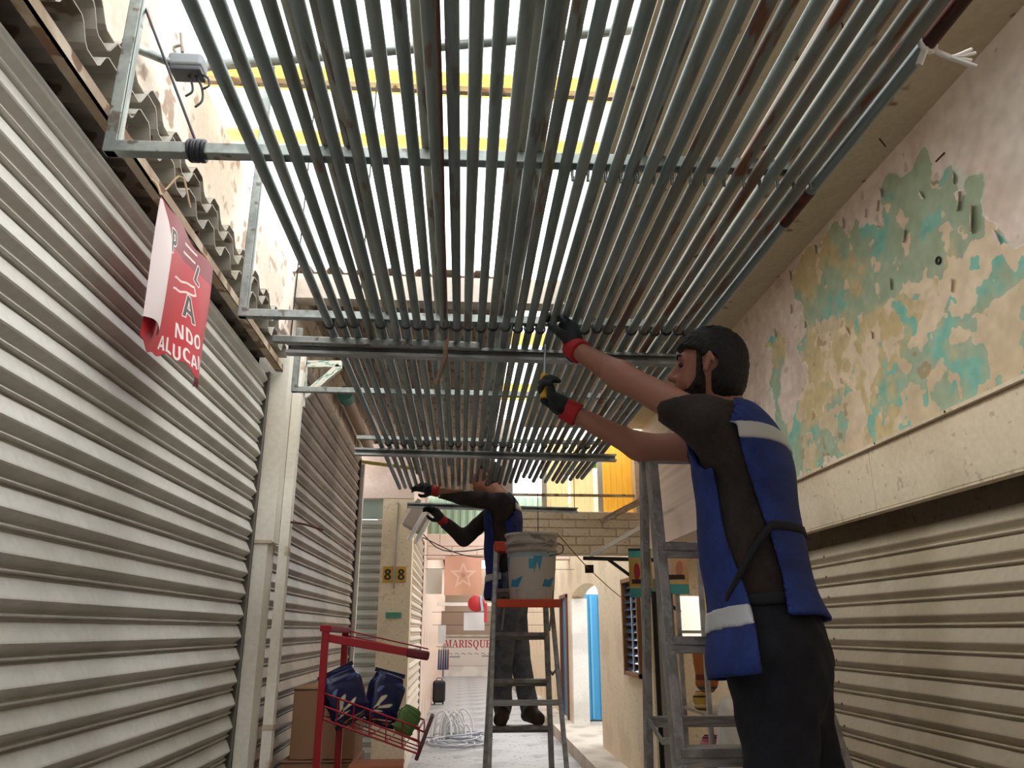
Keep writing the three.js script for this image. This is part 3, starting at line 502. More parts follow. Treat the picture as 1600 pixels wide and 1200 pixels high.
{ // bucket
  const t = thing('plastic_bucket', 'dirty white plastic bucket with torn blue label on the ladder tray', 'bucket', V(0.45, 1.678, 5.12));
  const prof = [[0, 0], [0.135, 0], [0.14, 0.006], [0.158, 0.30], [0.168, 0.302], [0.168, 0.318], [0.160, 0.32], [0.161, 0.345], [0.172, 0.347], [0.172, 0.365], [0.163, 0.367], [0.165, 0.40], [0.175, 0.402], [0.175, 0.42], [0.160, 0.42], [0.156, 0.38], [0.134, 0.012], [0, 0.012]].map((a) => new THREE.Vector2(...a));
  part('body', new THREE.LatheGeometry(prof, 40), mat(0xffffff, 0.6, 0, { map: blotch([188, 180, 172], [160, 152, 144], 3, 0.35, 0.7, { speck: [120, 112, 104] }) }), t);
  const lab = canvasTex(1024, 256, (c, w, h) => {
    c.fillStyle = '#b9b0a6'; c.fillRect(0, 0, w, h); c.fillStyle = '#8fa8b6'; c.fillRect(0, 0, w, 26);
    for (let k = 0; k < 4; k++) { const x = k * 256; c.fillStyle = '#3f8da6'; c.beginPath(); c.moveTo(x, 20); c.lineTo(x + 60, 20); c.lineTo(x + 40, 130); c.lineTo(x + 24, 60); c.lineTo(x, 150); c.fill(); c.fillStyle = '#2f86b0'; c.beginPath(); c.moveTo(x + 60, 236); c.lineTo(x + 80, 180); c.lineTo(x + 110, 190); c.lineTo(x + 180, 160); c.lineTo(x + 140, 240); c.fill(); c.fillStyle = '#3a94b4'; c.fillRect(x + 222, 40, 34, 70); }
  });
  part('label', new THREE.CylinderGeometry(0.1595, 0.1455, 0.22, 40, 1, true).translate(0, 0.178, 0), mat(0xffffff, 0.7, 0, { map: lab, side: THREE.DoubleSide }), t);
  part('handle', tube([new THREE.Vector3(0.17, 0.37, 0), new THREE.Vector3(0.20, 0.34, 0.05), new THREE.Vector3(0.19, 0.30, 0.09), new THREE.Vector3(0.10, 0.27, 0.155)], 0.003, 16, 5), M.wire, t);
}

// ---------------------------------------------------------------- people: distance fields meshed by surface nets
function surfaceNets(f, lo, hi, h) {
  const nx = Math.ceil((hi.x - lo.x) / h) + 1, ny = Math.ceil((hi.y - lo.y) / h) + 1, nz = Math.ceil((hi.z - lo.z) / h) + 1, D = new Float32Array(nx * ny * nz), p = new THREE.Vector3();
  for (let k = 0, n = 0; k < nz; k++) for (let j = 0; j < ny; j++) for (let i = 0; i < nx; i++, n++) { p.set(lo.x + i * h, lo.y + j * h, lo.z + k * h); D[n] = f(p); }
  const id = new Int32Array(nx * ny * nz).fill(-1), pos = [], idx = [], sx = 1, sy = nx, sz = nx * ny, C = [0, sx, sy, sx + sy, sz, sx + sz, sy + sz, sx + sy + sz];
  const E = [[0, 1], [2, 3], [4, 5], [6, 7], [0, 2], [1, 3], [4, 6], [5, 7], [0, 4], [1, 5], [2, 6], [3, 7]];
  for (let k = 0; k < nz - 1; k++) for (let j = 0; j < ny - 1; j++) for (let i = 0; i < nx - 1; i++) {
    const n = i + j * sy + k * sz; let m = 0; for (let c = 0; c < 8; c++) if (D[n + C[c]] < 0) m |= 1 << c;
    if (m === 0 || m === 255) continue;
    let x = 0, y = 0, z = 0, cnt = 0;
    for (const [a, b] of E) { const da = D[n + C[a]], db = D[n + C[b]]; if ((da < 0) === (db < 0)) continue; const t = da / (da - db); x += mix(a & 1, b & 1, t); y += mix((a >> 1) & 1, (b >> 1) & 1, t); z += mix(a >> 2, b >> 2, t); cnt++; }
    id[n] = pos.length / 3; pos.push(lo.x + (i + x / cnt) * h, lo.y + (j + y / cnt) * h, lo.z + (k + z / cnt) * h);
  }
  const quad = (a, b, c, d, flip) => { if (a < 0 || b < 0 || c < 0 || d < 0) return; flip ? idx.push(a, c, b, a, d, c) : idx.push(a, b, c, a, c, d); };
  for (let k = 1; k < nz - 1; k++) for (let j = 1; j < ny - 1; j++) for (let i = 1; i < nx - 1; i++) {
    const n = i + j * sy + k * sz, a = D[n] < 0;
    if (a !== (D[n + sx] < 0)) quad(id[n - sy - sz], id[n - sz], id[n], id[n - sy], !a);
    if (a !== (D[n + sy] < 0)) quad(id[n - sx - sz], id[n - sx], id[n], id[n - sz], !a);
    if (a !== (D[n + sz] < 0)) quad(id[n - sx - sy], id[n - sy], id[n], id[n - sx], !a);
  }
  const g = new THREE.BufferGeometry(); g.setAttribute('position', new THREE.Float32BufferAttribute(pos, 3)); g.setIndex(idx); g.computeVertexNormals();
  const uv = new Float32Array(pos.length / 3 * 2); for (let i = 0; i < pos.length / 3; i++) { uv[i * 2] = (pos[i * 3] + pos[i * 3 + 2]) * 3; uv[i * 2 + 1] = pos[i * 3 + 1] * 3; } g.setAttribute('uv', new THREE.BufferAttribute(uv, 2));
  return g;
}
const smin = (a, b, k) => { const h = clamp(0.5 + 0.5 * (b - a) / k); return mix(b, a, h) - k * h * (1 - h); };
function cap(a, b, ra, rb) { const ax = a.x, ay = a.y, az = a.z, bx = b.x - ax, by = b.y - ay, bz = b.z - az, bb = bx * bx + by * by + bz * bz; return (p) => { const x = p.x - ax, y = p.y - ay, z = p.z - az, t = clamp((x * bx + y * by + z * bz) / bb); return Math.hypot(x - bx * t, y - by * t, z - bz * t) - mix(ra, rb, t); }; }
function ell(c, A, r) { return (p) => { const x = p.x - c.x, y = p.y - c.y, z = p.z - c.z, u = (x * A[0].x + y * A[0].y + z * A[0].z) / r[0], v = (x * A[1].x + y * A[1].y + z * A[1].z) / r[1], w = (x * A[2].x + y * A[2].y + z * A[2].z) / r[2], k = Math.hypot(u, v, w); return (k - 1) * Math.min(r[0], r[1], r[2]) * (0.6 + 0.4 * Math.min(k, 2)); }; }
const join = (k, ...fs) => (p) => { let d = fs[0](p); for (let i = 1; i < fs.length; i++) d = smin(d, fs[i](p), k); return d; };
function boundsOf(pts, m) { const b = new THREE.Box3().setFromPoints(pts).expandByScalar(m); return [b.min, b.max]; }

function glove(wrist, dir, palm, thumbSide, curl, s = 1) {       // fingers curl towards palm; returns a distance field and its box
  const u = dir.clone().normalize(), n = palm.clone().addScaledVector(u, -palm.dot(u)).normalize(), w = new THREE.Vector3().crossVectors(u, n).multiplyScalar(thumbSide);
  const P = (a, b, c) => wrist.clone().addScaledVector(u, a * s).addScaledVector(w, b * s).addScaledVector(n, c * s), fs = [], pts = [wrist.clone()];
  fs.push(cap(P(-0.02, 0, 0), P(0.03, 0, 0), 0.031 * s, 0.033 * s), cap(P(0.03, 0.012, 0), P(0.085, 0.026, 0), 0.021 * s, 0.016 * s), cap(P(0.03, -0.012, 0), P(0.08, -0.026, 0), 0.021 * s, 0.016 * s), cap(P(0.03, 0, 0.004), P(0.085, 0, 0), 0.022 * s, 0.017 * s));
  const palmF = join(0.02 * s, ...fs), fing = [];
  [[0.030, 0.092, [0.042, 0.026, 0.022]], [0.010, 0.096, [0.046, 0.029, 0.024]], [-0.011, 0.092, [0.042, 0.027, 0.022]], [-0.031, 0.083, [0.033, 0.021, 0.019]]].forEach(([lat, base, L], i) => {
    let q = P(base - 0.012, lat, 0), ang = 0; const seg = [];
    L.forEach((len, j) => { ang += curl[i] * (j === 0 ? 0.75 : 1.0); const d = u.clone().multiplyScalar(Math.cos(ang)).addScaledVector(n, Math.sin(ang)), e = q.clone().addScaledVector(d, (len + (j ? 0 : 0.012)) * s); seg.push(cap(q, e, (0.0115 - j * 0.0008) * s, (0.0108 - j * 0.0010) * s)); q = e; pts.push(e); });
    fing.push(join(0.004 * s, ...seg));
  });
  const t0 = P(0.025, 0.028, 0.006), t1 = P(0.052, 0.052, 0.022), t2 = P(0.078, 0.050, 0.044), t3 = P(0.095, 0.038, 0.058); pts.push(t1, t2, t3);
  fing.push(join(0.006 * s, cap(t0, t1, 0.017 * s, 0.0135 * s), cap(t1, t2, 0.0135 * s, 0.012 * s), cap(t2, t3, 0.012 * s, 0.0105 * s)));
  return { f: (p) => { let d = palmF(p); for (const g of fing) d = smin(d, g(p), 0.005 * s); return d; }, box: boundsOf(pts, 0.05 * s) };
}
function person(label, o) {
  const base = o.base, t = thing('person', label, 'person', base), J = o.j, h = o.cell, fw = o.fwd.clone().setY(0).normalize(), Y = new THREE.Vector3(0, 1, 0);
  const ax = J.neck.clone().sub(J.pelvis), TL = ax.length(); ax.normalize();
  const f = fw.clone().addScaledVector(ax, -fw.dot(ax)).normalize(), l = new THREE.Vector3().crossVectors(ax, f);
  const put = (name, g, m, parent = t) => part(name, shift(g, base), m, parent);
  const T = (a, b, c) => J.pelvis.clone().addScaledVector(l, a).addScaledVector(ax, b * TL).addScaledVector(f, c);
  // torso: flattened front to back
  const flat = 1.38, stretch = (p, q) => { const x = p.x - J.pelvis.x, y = p.y - J.pelvis.y, z = p.z - J.pelvis.z; return q.set(x * l.x + y * l.y + z * l.z, x * ax.x + y * ax.y + z * ax.z, (x * f.x + y * f.y + z * f.z) * flat); }, tq = new THREE.Vector3(), W = o.wide ?? 1, v3 = (x, y, z) => new THREE.Vector3(x, y, z);
  const tor = join(0.09, cap(v3(-0.055, -0.04, -0.02), v3(0.055, -0.04, -0.02), 0.125 * W, 0.125 * W), cap(v3(0, 0.0, 0), v3(0, TL * 0.35, 0.02), 0.15 * W, 0.138 * W), cap(v3(0, TL * 0.35, 0.02), v3(0, TL * 0.72, 0.0), 0.140 * W, 0.160 * W), cap(v3(-0.10, TL * 0.84, -0.02), v3(0.10, TL * 0.84, -0.02), 0.085 * W, 0.085 * W));
  const torso = (p) => tor(stretch(p, tq)) * 0.8;
  const shoulders = cap(J.ls, J.rs, 0.062, 0.062);
  const arms = join(0.03, cap(J.ls, J.le, 0.054, 0.043), cap(J.le, J.lw, 0.045, 0.029), cap(J.rs, J.re, 0.054, 0.043), cap(J.re, J.rw, 0.045, 0.029));
  const legs = join(0.03, cap(J.lh, J.lk, 0.088, 0.06), cap(J.lk, J.la, 0.058, 0.038), cap(J.rh, J.rk, 0.088, 0.06), cap(J.rk, J.ra, 0.058, 0.038));
  const neckF = cap(J.neck, J.head, 0.058, 0.055);
  const bodyF = join(0.05, torso, shoulders, arms, legs, neckF);
  // head with a face
  const hf = o.hf.clone().normalize(), hu = o.hu.clone().addScaledVector(hf, -o.hu.dot(hf)).normalize(), hl = new THREE.Vector3().crossVectors(hu, hf), Hd = (a, b, c) => J.head.clone().addScaledVector(hl, a).addScaledVector(hu, b).addScaledVector(hf, c), A = [hl, hu, hf];
  const ears = [-1, 1].map((s) => join(0.004, cap(Hd(s * 0.076, 0.018, -0.012), Hd(s * 0.079, -0.022, -0.004), 0.012, 0.008), cap(Hd(s * 0.082, 0.028, -0.014), Hd(s * 0.086, 0.004, -0.026), 0.007, 0.006)));
  const headF = join(0.018, ell(Hd(0, 0.022, -0.012), A, [0.074, 0.098, 0.094]), ell(Hd(0, -0.045, 0.028), A, [0.056, 0.066, 0.064]), cap(Hd(0, -0.098, 0.062), Hd(0, -0.09, 0.05), 0.022, 0.03), cap(Hd(-0.035, 0.028, 0.072), Hd(0.035, 0.028, 0.072), 0.012, 0.012), cap(J.neck, Hd(0, -0.05, -0.01), 0.058, 0.056));
  const nose = join(0.008, cap(Hd(0, 0.016, 0.084), Hd(0, -0.028, 0.108), 0.008, 0.012), cap(Hd(-0.010, -0.034, 0.094), Hd(0.010, -0.034, 0.094), 0.009, 0.009)), lips = join(0.004, cap(Hd(-0.018, -0.060, 0.086), Hd(0.018, -0.060, 0.086), 0.007, 0.007), cap(Hd(-0.015, -0.071, 0.086), Hd(0.015, -0.071, 0.086), 0.007, 0.007));
  const face = (p) => smin(smin(smin(headF(p), nose(p), 0.012), lips(p), 0.01), Math.min(ears[0](p), ears[1](p)), 0.008);
  const all = [J.pelvis, J.neck, J.ls, J.rs, J.le, J.re, J.lw, J.rw, J.lk, J.rk, J.la, J.ra, J.head];
  const bodyG = surfaceNets(bodyF, ...boundsOf(all, 0.19), h * 1.1), headG = surfaceNets(face, ...boundsOf([J.head, J.neck], 0.16), o.fine);
  const body = put('body', merge([bodyG, headG]), o.skin);
  for (const s of [-1, 1]) { put('eye', new THREE.SphereGeometry(0.0085, 10, 8).translate(...Hd(s * 0.033, 0.006, 0.0755).toArray()), M.eye, body); put('eyebrow', tube([Hd(s * 0.014, 0.030, 0.088), Hd(s * 0.032, 0.036, 0.085), Hd(s * 0.05, 0.028, 0.072)], 0.005, 8, 5), M.hair, body); }
  // hair and beard
  const lc = (p) => [(p.x - J.head.x) * hl.x + (p.y - J.head.y) * hl.y + (p.z - J.head.z) * hl.z, (p.x - J.head.x) * hu.x + (p.y - J.head.y) * hu.y + (p.z - J.head.z) * hu.z, (p.x - J.head.x) * hf.x + (p.y - J.head.y) * hf.y + (p.z - J.head.z) * hf.z];
  const hairE = join(0.03, ell(Hd(0, 0.035, -0.014), A, [0.088, 0.108, 0.112]), ell(Hd(0, -0.03, -0.05), A, [0.078, 0.085, 0.07]));
  const hair = (p) => { const [a, b, c] = lc(p); const frontCut = c - (b > 0.062 ? 0.10 : 0.012 + 0.055 * sstep(0.03, 0.062, b)), earCut = Math.max(0.03 - Math.hypot(b - 0.0, c + 0.01), 0.06 - Math.abs(a)); return Math.max(hairE(p) + 0.0016 * Math.sin(b * 210 + 2 * Math.sin(c * 80 + a * 60)) * Math.sin(c * 190 + 2 * Math.sin(b * 90)) + 0.001 * Math.sin(a * 420 + c * 260), frontCut, Math.abs(a) > 0.06 ? 0.028 - Math.hypot(b + 0.0, c + 0.012) : -1, -0.125 - b, b < -0.02 ? c + 0.02 : -1); };
  put('hair', surfaceNets(hair, ...boundsOf([J.head], 0.17), o.fine), M.hair);
  if (o.beard) { const bf = join(0.012, ell(Hd(0, -0.05, 0.024), A, [0.066, 0.074, 0.068]), cap(Hd(0, -0.105, 0.062), Hd(0, -0.09, 0.05), 0.03, 0.034), cap(Hd(0.068, 0.04, 0.018), Hd(0.06, -0.06, 0.018), 0.011, 0.014), cap(Hd(-0.068, 0.04, 0.018), Hd(-0.06, -0.06, 0.018), 0.011, 0.014)); put('beard', surfaceNets((p) => { const [a, b, c] = lc(p); const lim = b > -0.045 ? Math.max(c - 0.026, 0.045 - Math.abs(a)) : b > -0.078 ? c - mix(0.05, 0.026, clamp((b + 0.078) / 0.033)) : -1; return Math.max(bf(p) + 0.002 * Math.sin(a * 300 + b * 260) * Math.sin(c * 300), b - 0.045, lim, -0.004 - c); }, ...boundsOf([J.head], 0.16), o.fine), M.hair); }
  // shirt
  const sl = o.sleeve, sleeve = (s, e, w) => { if (sl < 1) { const d = e.clone().sub(s), n = d.clone().normalize(), end = s.clone().addScaledVector(d, sl), c = cap(s, s.clone().addScaledVector(d, sl + 0.2), 0.072, 0.066); return (p) => Math.max(c(p), (p.x - end.x) * n.x + (p.y - end.y) * n.y + (p.z - end.z) * n.z); } const c = join(0.03, cap(s, e, 0.07, 0.058), cap(e, w, 0.058, 0.043)), n = w.clone().sub(e).normalize(); return (p) => Math.max(c(p), (p.x - w.x) * n.x + (p.y - w.y) * n.y + (p.z - w.z) * n.z + 0.01); };
  const sv = [sleeve(J.ls, J.le, J.lw), sleeve(J.rs, J.re, J.rw)], sh2 = cap(J.ls, J.rs, 0.074, 0.074);
  const fold = (p) => 0.0035 * Math.sin(p.y * 46 + p.x * 30) * Math.sin(p.x * 26 - p.z * 34);
  const shirtIn = join(0.05, (p) => torso(p) - 0.016, sh2), shirtF = (p) => { const d = smin(smin(shirtIn(p), sv[0](p), 0.03), sv[1](p), 0.03) + fold(p); const q = stretch(p, tq); return Math.max(d, -q.y - 0.06, q.y - TL * 1.04); };
  put('shirt', surfaceNets(shirtF, ...boundsOf([J.pelvis, J.neck, J.ls, J.rs, J.le, J.re, ...(sl < 1 ? [] : [J.lw, J.rw])], 0.2), h), o.shirt);
  // trousers
  const leg2 = join(0.03, cap(J.lh, J.lk, 0.108, 0.08), cap(J.lk, J.la, 0.078, 0.066), cap(J.rh, J.rk, 0.108, 0.08), cap(J.rk, J.ra, 0.078, 0.066)), trF = (p) => { const q = stretch(p, tq), y = q.y; return Math.max(smin(Math.max(torso(p) - 0.022, y - 0.12), leg2(p), 0.05) + fold(p) * 1.4, y - 0.115); };
  put('trousers', surfaceNets(trF, ...boundsOf([J.pelvis, J.lk, J.rk, J.la, J.ra], 0.2), h), o.trousers);
  put('belt', surfaceNets((p) => { const q = stretch(p, tq), y = q.y; return Math.max(torso(p) - 0.028, Math.abs(y - 0.105) - 0.016); }, ...boundsOf([J.pelvis], 0.26), h * 0.8), M.vestTrim);
  // vest: shell over the shirt, open at the sides, front and back panels hanging
  const flare = (q) => 0.05 * sstep(0.3 * TL, -0.12 * TL, q.y) * (q.z > 0 ? 1.0 : 0.75);
  const vestBody = (p, add) => { const q = stretch(p, tq), fl = flare(q), d = smin(torso(p) - 0.034 - fl, sh2(p) - 0.008, 0.06), inn = smin(torso(p) - 0.018 - fl, sh2(p) + 0.004, 0.06); return [Math.max(d - add, -inn + add * 0.5), q.clone()]; };
  const armHole = [J.ls, J.rs].map((s, i) => { const c = s.clone().addScaledVector(l, i ? -0.02 : 0.02).addScaledVector(f, 0.015); return (p) => Math.hypot(p.x - c.x, (p.y - c.y) * 0.75, p.z - c.z) - 0.098; });
  const vestF = (add, clip) => (p) => {
    let [d, q] = vestBody(p, add); const side = Math.abs(q.x), fr = q.z / flat, low = q.z > 0 ? -0.07 * TL - 0.03 : 0.085 * TL;
    const lowv = sstep(0.75 * TL, 0.2 * TL, q.y), gb = -0.035 - 0.035 * lowv, gf = 0.055 - 0.05 * sstep(0.5 * TL, 0.0, q.y); d = Math.max(d, low - q.y, q.y - TL * 1.0);
    const cut = Math.max(0.075 - side, gb - fr, fr - gf, q.y - TL * 0.86); d = Math.max(d, -cut, -armHole[0](p), -armHole[1](p));
    d = Math.max(d, 0.07 - Math.hypot(p.x - J.neck.x - fw.x * 0.02, (p.y - J.neck.y - 0.02) * 0.8, p.z - J.neck.z - fw.z * 0.02));
    return clip ? Math.max(d, clip(q)) : d;
  };
  const vb = boundsOf([J.pelvis, J.neck, J.ls, J.rs], 0.24);
  const vest = put('vest', surfaceNets(vestF(0, null), ...vb, h * 0.62), M.vest);
  put('reflective_stripe', surfaceNets(vestF(0.0045, (q) => Math.max(Math.abs(q.y - TL * 0.83) - 0.026, q.z)), ...vb, h * 0.62), M.reflect, vest);
  put('reflective_stripe', surfaceNets(vestF(0.0045, (q) => Math.max(Math.abs(q.y - TL * 0.10) - 0.028, -q.z)), ...vb, h * 0.62), M.reflect, vest);
  put('waist_strap', surfaceNets((p) => { const q = stretch(p, tq), fz = q.z, d = torso(p); return Math.max(d - 0.04 - flare(q) * 0.8, -(d - 0.02), Math.abs(q.y - TL * 0.44 + Math.max(0, fz + 0.09) * 0.9) - 0.014, fz - 0.11); }, ...vb, h * 0.7), M.vestTrim, vest);
  // gloves with cuffs
  for (const [w, e, dir, palm, ts, curl] of o.hands) {
    const gl = glove(w, dir, palm, ts, curl, o.handScale ?? 1); const gm = put('glove', surfaceNets(gl.f, ...gl.box, o.fine), M.glove);
    const n = w.clone().sub(e).normalize(); put('glove_cuff', surfaceNets((p) => { const d = (p.x - w.x) * n.x + (p.y - w.y) * n.y + (p.z - w.z) * n.z; return Math.max(cap(w.clone().addScaledVector(n, -0.07), w.clone().addScaledVector(n, 0.03), 0.043, 0.038)(p), Math.abs(d + 0.012) - 0.030); }, ...boundsOf([w], 0.11), o.fine * 1.3), M.cuff, gm);
  }
  // boots
  for (const [a, d] of o.feet) { const toe = a.clone().addScaledVector(d, 0.15).setY(a.y - 0.055), heel = a.clone().addScaledVector(d, -0.045).setY(a.y - 0.05); put('boot', surfaceNets((p) => Math.max(join(0.03, cap(a.clone().setY(a.y + 0.06), a, 0.05, 0.048), cap(heel, toe, 0.045, 0.042), cap(a, toe, 0.045, 0.04))(p), a.y - 0.088 - p.y), ...boundsOf([a, toe, heel], 0.13), 0.011), M.boot); }
  return t;
}
{ // near worker
  const j = { head: V(0.748, 2.272, 2.24), neck: V(0.815, 2.115, 2.235), pelvis: V(0.85, 1.46, 2.17), ls: V(0.70, 2.06, 2.10), rs: V(0.845, 2.06, 2.385), le: V(0.485, 2.262, 2.285), lw: V(0.366, 2.415, 2.455), re: V(0.585, 2.085, 2.5), rw: V(0.352, 2.222, 2.55) };
  const l = new THREE.Vector3(-0.47, 0, 0.88); j.lh = j.pelvis.clone().addScaledVector(l, 0.09).setY(1.40); j.rh = j.pelvis.clone().addScaledVector(l, -0.09).setY(1.40);
  j.lk = V(0.79, 1.02, 2.05); j.rk = V(0.95, 1.02, 2.20); j.la = V(0.83, 0.665, 2.17); j.ra = V(1.02, 0.665, 2.19);
  person('worker in blue vest and brown shirt reaching up to the pipes beside the peeling wall', {
    base: V(0.92, 0.5725, 2.2), j, fwd: new THREE.Vector3(-0.88, 0, -0.47), hf: new THREE.Vector3(-0.92, 0.10, -0.36), hu: new THREE.Vector3(0.05, 1, 0), cell: 0.013, fine: 0.0042, skin: M.skin, beard: true, sleeve: 0.42, shirt: M.shirt, trousers: M.trousers,
    hands: [[j.lw, j.le, new THREE.Vector3(-0.12, 0.98, 0.02), new THREE.Vector3(-0.75, -0.1, -0.55), 1, [0.75, 0.8, 0.85, 0.9]], [j.rw, j.re, new THREE.Vector3(-0.80, 0.52, 0.12), new THREE.Vector3(0.0, 0.75, 0.9), -1, [0.9, 0.95, 1.0, 1.0]]],
    feet: [[j.la, new THREE.Vector3(0.05, 0, -1)], [j.ra, new THREE.Vector3(0.05, 0, -1)]] });
  const s = thing('screwdriver', 'yellow handled screwdriver held upright in the near worker\'s lower glove', 'tool', V(0.268, 2.262, 2.50));
  part('handle', new THREE.CylinderGeometry(0.013, 0.016, 0.085, 12).translate(0, 0.03, 0), mat(0xc49a1e, 0.45), s);
  part('shaft', rod(new THREE.Vector3(0, 0.07, 0), new THREE.Vector3(0.006, 0.185, -0.01), 0.0045, 8), mat(0xb8bcc0, 0.3, 0.7), s);
}
{ // far worker
  const j = { head: V(0.175, 2.625, 5.93), neck: V(0.285, 2.47, 5.86), pelvis: V(0.345, 1.80, 5.84), ls: V(0.30, 2.385, 5.68), rs: V(0.25, 2.385, 6.02), le: V(-0.01, 2.445, 5.72), lw: V(-0.22, 2.492, 5.78), re: V(0.01, 2.165, 5.98), rw: V(-0.155, 2.29, 5.90) };
  j.lh = V(0.33, 1.74, 5.75); j.rh = V(0.37, 1.74, 5.92); j.lk = V(0.295, 1.36, 5.80); j.rk = V(0.42, 1.36, 5.92); j.la = V(0.30, 0.98, 5.80); j.ra = V(0.49, 0.98, 5.84);
  person('worker in blue vest and jeans on the far ladder reaching left under the pipe ends', {
    base: V(0.37, 0.888, 5.84), j, fwd: new THREE.Vector3(-0.93, 0, -0.2), hf: new THREE.Vector3(-0.9, 0.25, -0.2), hu: new THREE.Vector3(0.1, 1, 0), cell: 0.02, fine: 0.008, skin: M.skin2, beard: false, sleeve: 1, shirt: M.shirt, trousers: M.jeans,
    hands: [[j.lw, j.le, new THREE.Vector3(-0.95, 0.3, 0.1), new THREE.Vector3(0, -0.4, -0.9), 1, [0.5, 0.5, 0.55, 0.6]], [j.rw, j.re, new THREE.Vector3(-0.6, 0.75, -0.1), new THREE.Vector3(-0.6, -0.3, 0.6), -1, [0.6, 0.6, 0.65, 0.7]]],
    feet: [[j.la, new THREE.Vector3(-0.15, 0, 1)], [j.ra, new THREE.Vector3(0.3, 0, 1)]] });
}
// ---------------------------------------------------------------- cross wall, clerestory, doors and window on the right
function brickWall(name, label, m, x0, x1, y0, y1, Z, bw, bh, depth) {
  const t = struct(name, box(x0, x1, y0, y1, Z + 0.012, Z + depth), m, label, 'wall'), gs = [0, 1, 2].map((k) => metreUV(rbox(bw - 0.012, bh - 0.010, 0.05, 0.006, 1), 1, k * 0.3, k * 0.2));
  const rows = Math.round((y1 - y0) / bh);
  for (let r = 0; r < rows; r++) for (let x = x0 + (r % 2 ? 0 : bw / 2) - bw / 2; x < x1 - bw * 0.25; x += bw) {
    const a = Math.max(x, x0), b = Math.min(x + bw, x1); if (b - a < bw * 0.4) continue;
    const k = part('brick', gs[(r * 3 + Math.round(x * 7)) % 3 < 0 ? 0 : (r * 3 + Math.abs(Math.round(x * 7))) % 3], m, t); k.position.set((a + b) / 2, y0 + (r + 0.5) * bh, -(Z + 0.018 + rr(0, 0.006))); k.scale.x = (b - a) / bw;
  }
  return t;
}
brickWall('wall_cross', 'cream painted brick beam across the right half of the passage', M.cream, 0.45, 1.8, 2.22, 2.64, 7.75, 0.27, 0.084, 0.2);
struct('trim_4', box(0.36, 0.5, 2.22, 3.6, 7.8, 7.95), M.concrete, 'concrete drop post at the end of the brick beam', 'post');
brickWall('wall_cross_far', 'pale pink block wall high across the far passage', M.pinkWall, -0.57, 1.75, 2.6, 3.0, 12.8, 0.4, 0.2, 0.2);
solo('corrugated_panel', (() => { const g = corrugated(-0.57, 1.75, 0, 0.62, 0, 0.12, 0.03, 'z'); g.rotateX(Math.PI / 2); g.translate(0, 3.0, -12.85); return g; })(), mat(0x9fb59c, 0.7), 'pale green corrugated sheet above the pink block wall', 'panel');
{
  const y0 = 2.66, y1 = 3.42, pale = new THREE.MeshPhysicalMaterial({ color: 0xfff4d4, roughness: 0.9, transmission: 0.8, thickness: 0, side: THREE.DoubleSide });
  [[0.84, 1.08, pale, 'pale yellow translucent sheet above the brick beam, leftmost of the clerestory'], [1.10, 1.36, pale, 'pale yellow translucent sheet in the middle of the clerestory above the brick beam'], [1.44, 1.78, M.yellowSheet, 'deep yellow translucent sheet at the right end of the clerestory']].forEach(([a, b, m, l]) => {
    const g = corrugated(a, b, 0, y1 - y0, 0, 0.06, 0.012, 'z', 0.0015); g.rotateX(Math.PI / 2); g.translate(0, y0, -7.9); solo('yellow_roofing', g, m, l, 'roofing', 'clerestory sheets');
  });
  for (const [x, l] of [[0.82, 'pale post at the left of the clerestory sheets'], [1.40, 'pale post between the pale and deep yellow sheets']]) solo('clerestory_post', box(x - 0.02, x + 0.03, 2.645, 3.45, 7.84, 7.88), M.post, l, 'post', 'clerestory posts');
  solo('clerestory_rail', box(0.5, 1.8, 2.80, 2.825, 7.80, 7.83), M.beam, 'thin rail across the yellow clerestory sheets', 'rail');
  solo('timber_brace', bar(V(1.35, 2.52, 7.6), V(1.79, 2.74, 7.6), 0.05, 0.06), M.beam, 'short slanting brace below the deep yellow sheet', 'brace');
  // climbing leaves on the sheets
  const lg = new THREE.PlaneGeometry(0.04, 0.055), leaf = new THREE.MeshPhysicalMaterial({ color: 0x6f9c2c, roughness: 0.9, transmission: 0.4, thickness: 0, side: THREE.DoubleSide }), vine = thing('vine', 'sprigs of green leaves showing at the top of the clerestory sheets', 'plant', V(1.0, 3.0, 7.945));
  for (let i = 0; i < 26; i++) { const q = part('leaf', lg, leaf, vine); q.position.set(rr(-0.15, 0.4), rr(0.05, 0.3), rr(-0.015, 0.01)); q.rotation.set(rr(-0.4, 0.4), rr(-0.4, 0.4), rr(-3, 3)); }
  part('stem', tube([new THREE.Vector3(0.4, 0.2, 0), new THREE.Vector3(0.1, 0.1, 0), new THREE.Vector3(-0.1, 0.0, 0), new THREE.Vector3(-0.12, -0.36, 0)], 0.004, 12, 5), mat(0x4a5a24, 0.9), vine);
}
{ // blue metal door leaf in the yard
  const t = tag(part('door_1', box(1.9, 2.75, 0.17, 2.06, 12.98, 13.02), mat(0x3f93c4, 0.5), scene), 'bright blue corrugated metal door in the open yard', 'door', null, 'structure');
  for (let i = 0; i < 6; i++) part('rib', box(1.94 + i * 0.14, 1.97 + i * 0.14, 0.19, 2.04, 12.955, 12.98), mat(0x5aaad6, 0.5), t);
  part('grille', merge([...Array(8)].map((_, i) => rod(V(1.95 + i * 0.1, 2.06, 13.0), V(1.95 + i * 0.1, 2.3, 13.0), 0.008, 6))), M.white, t);
}
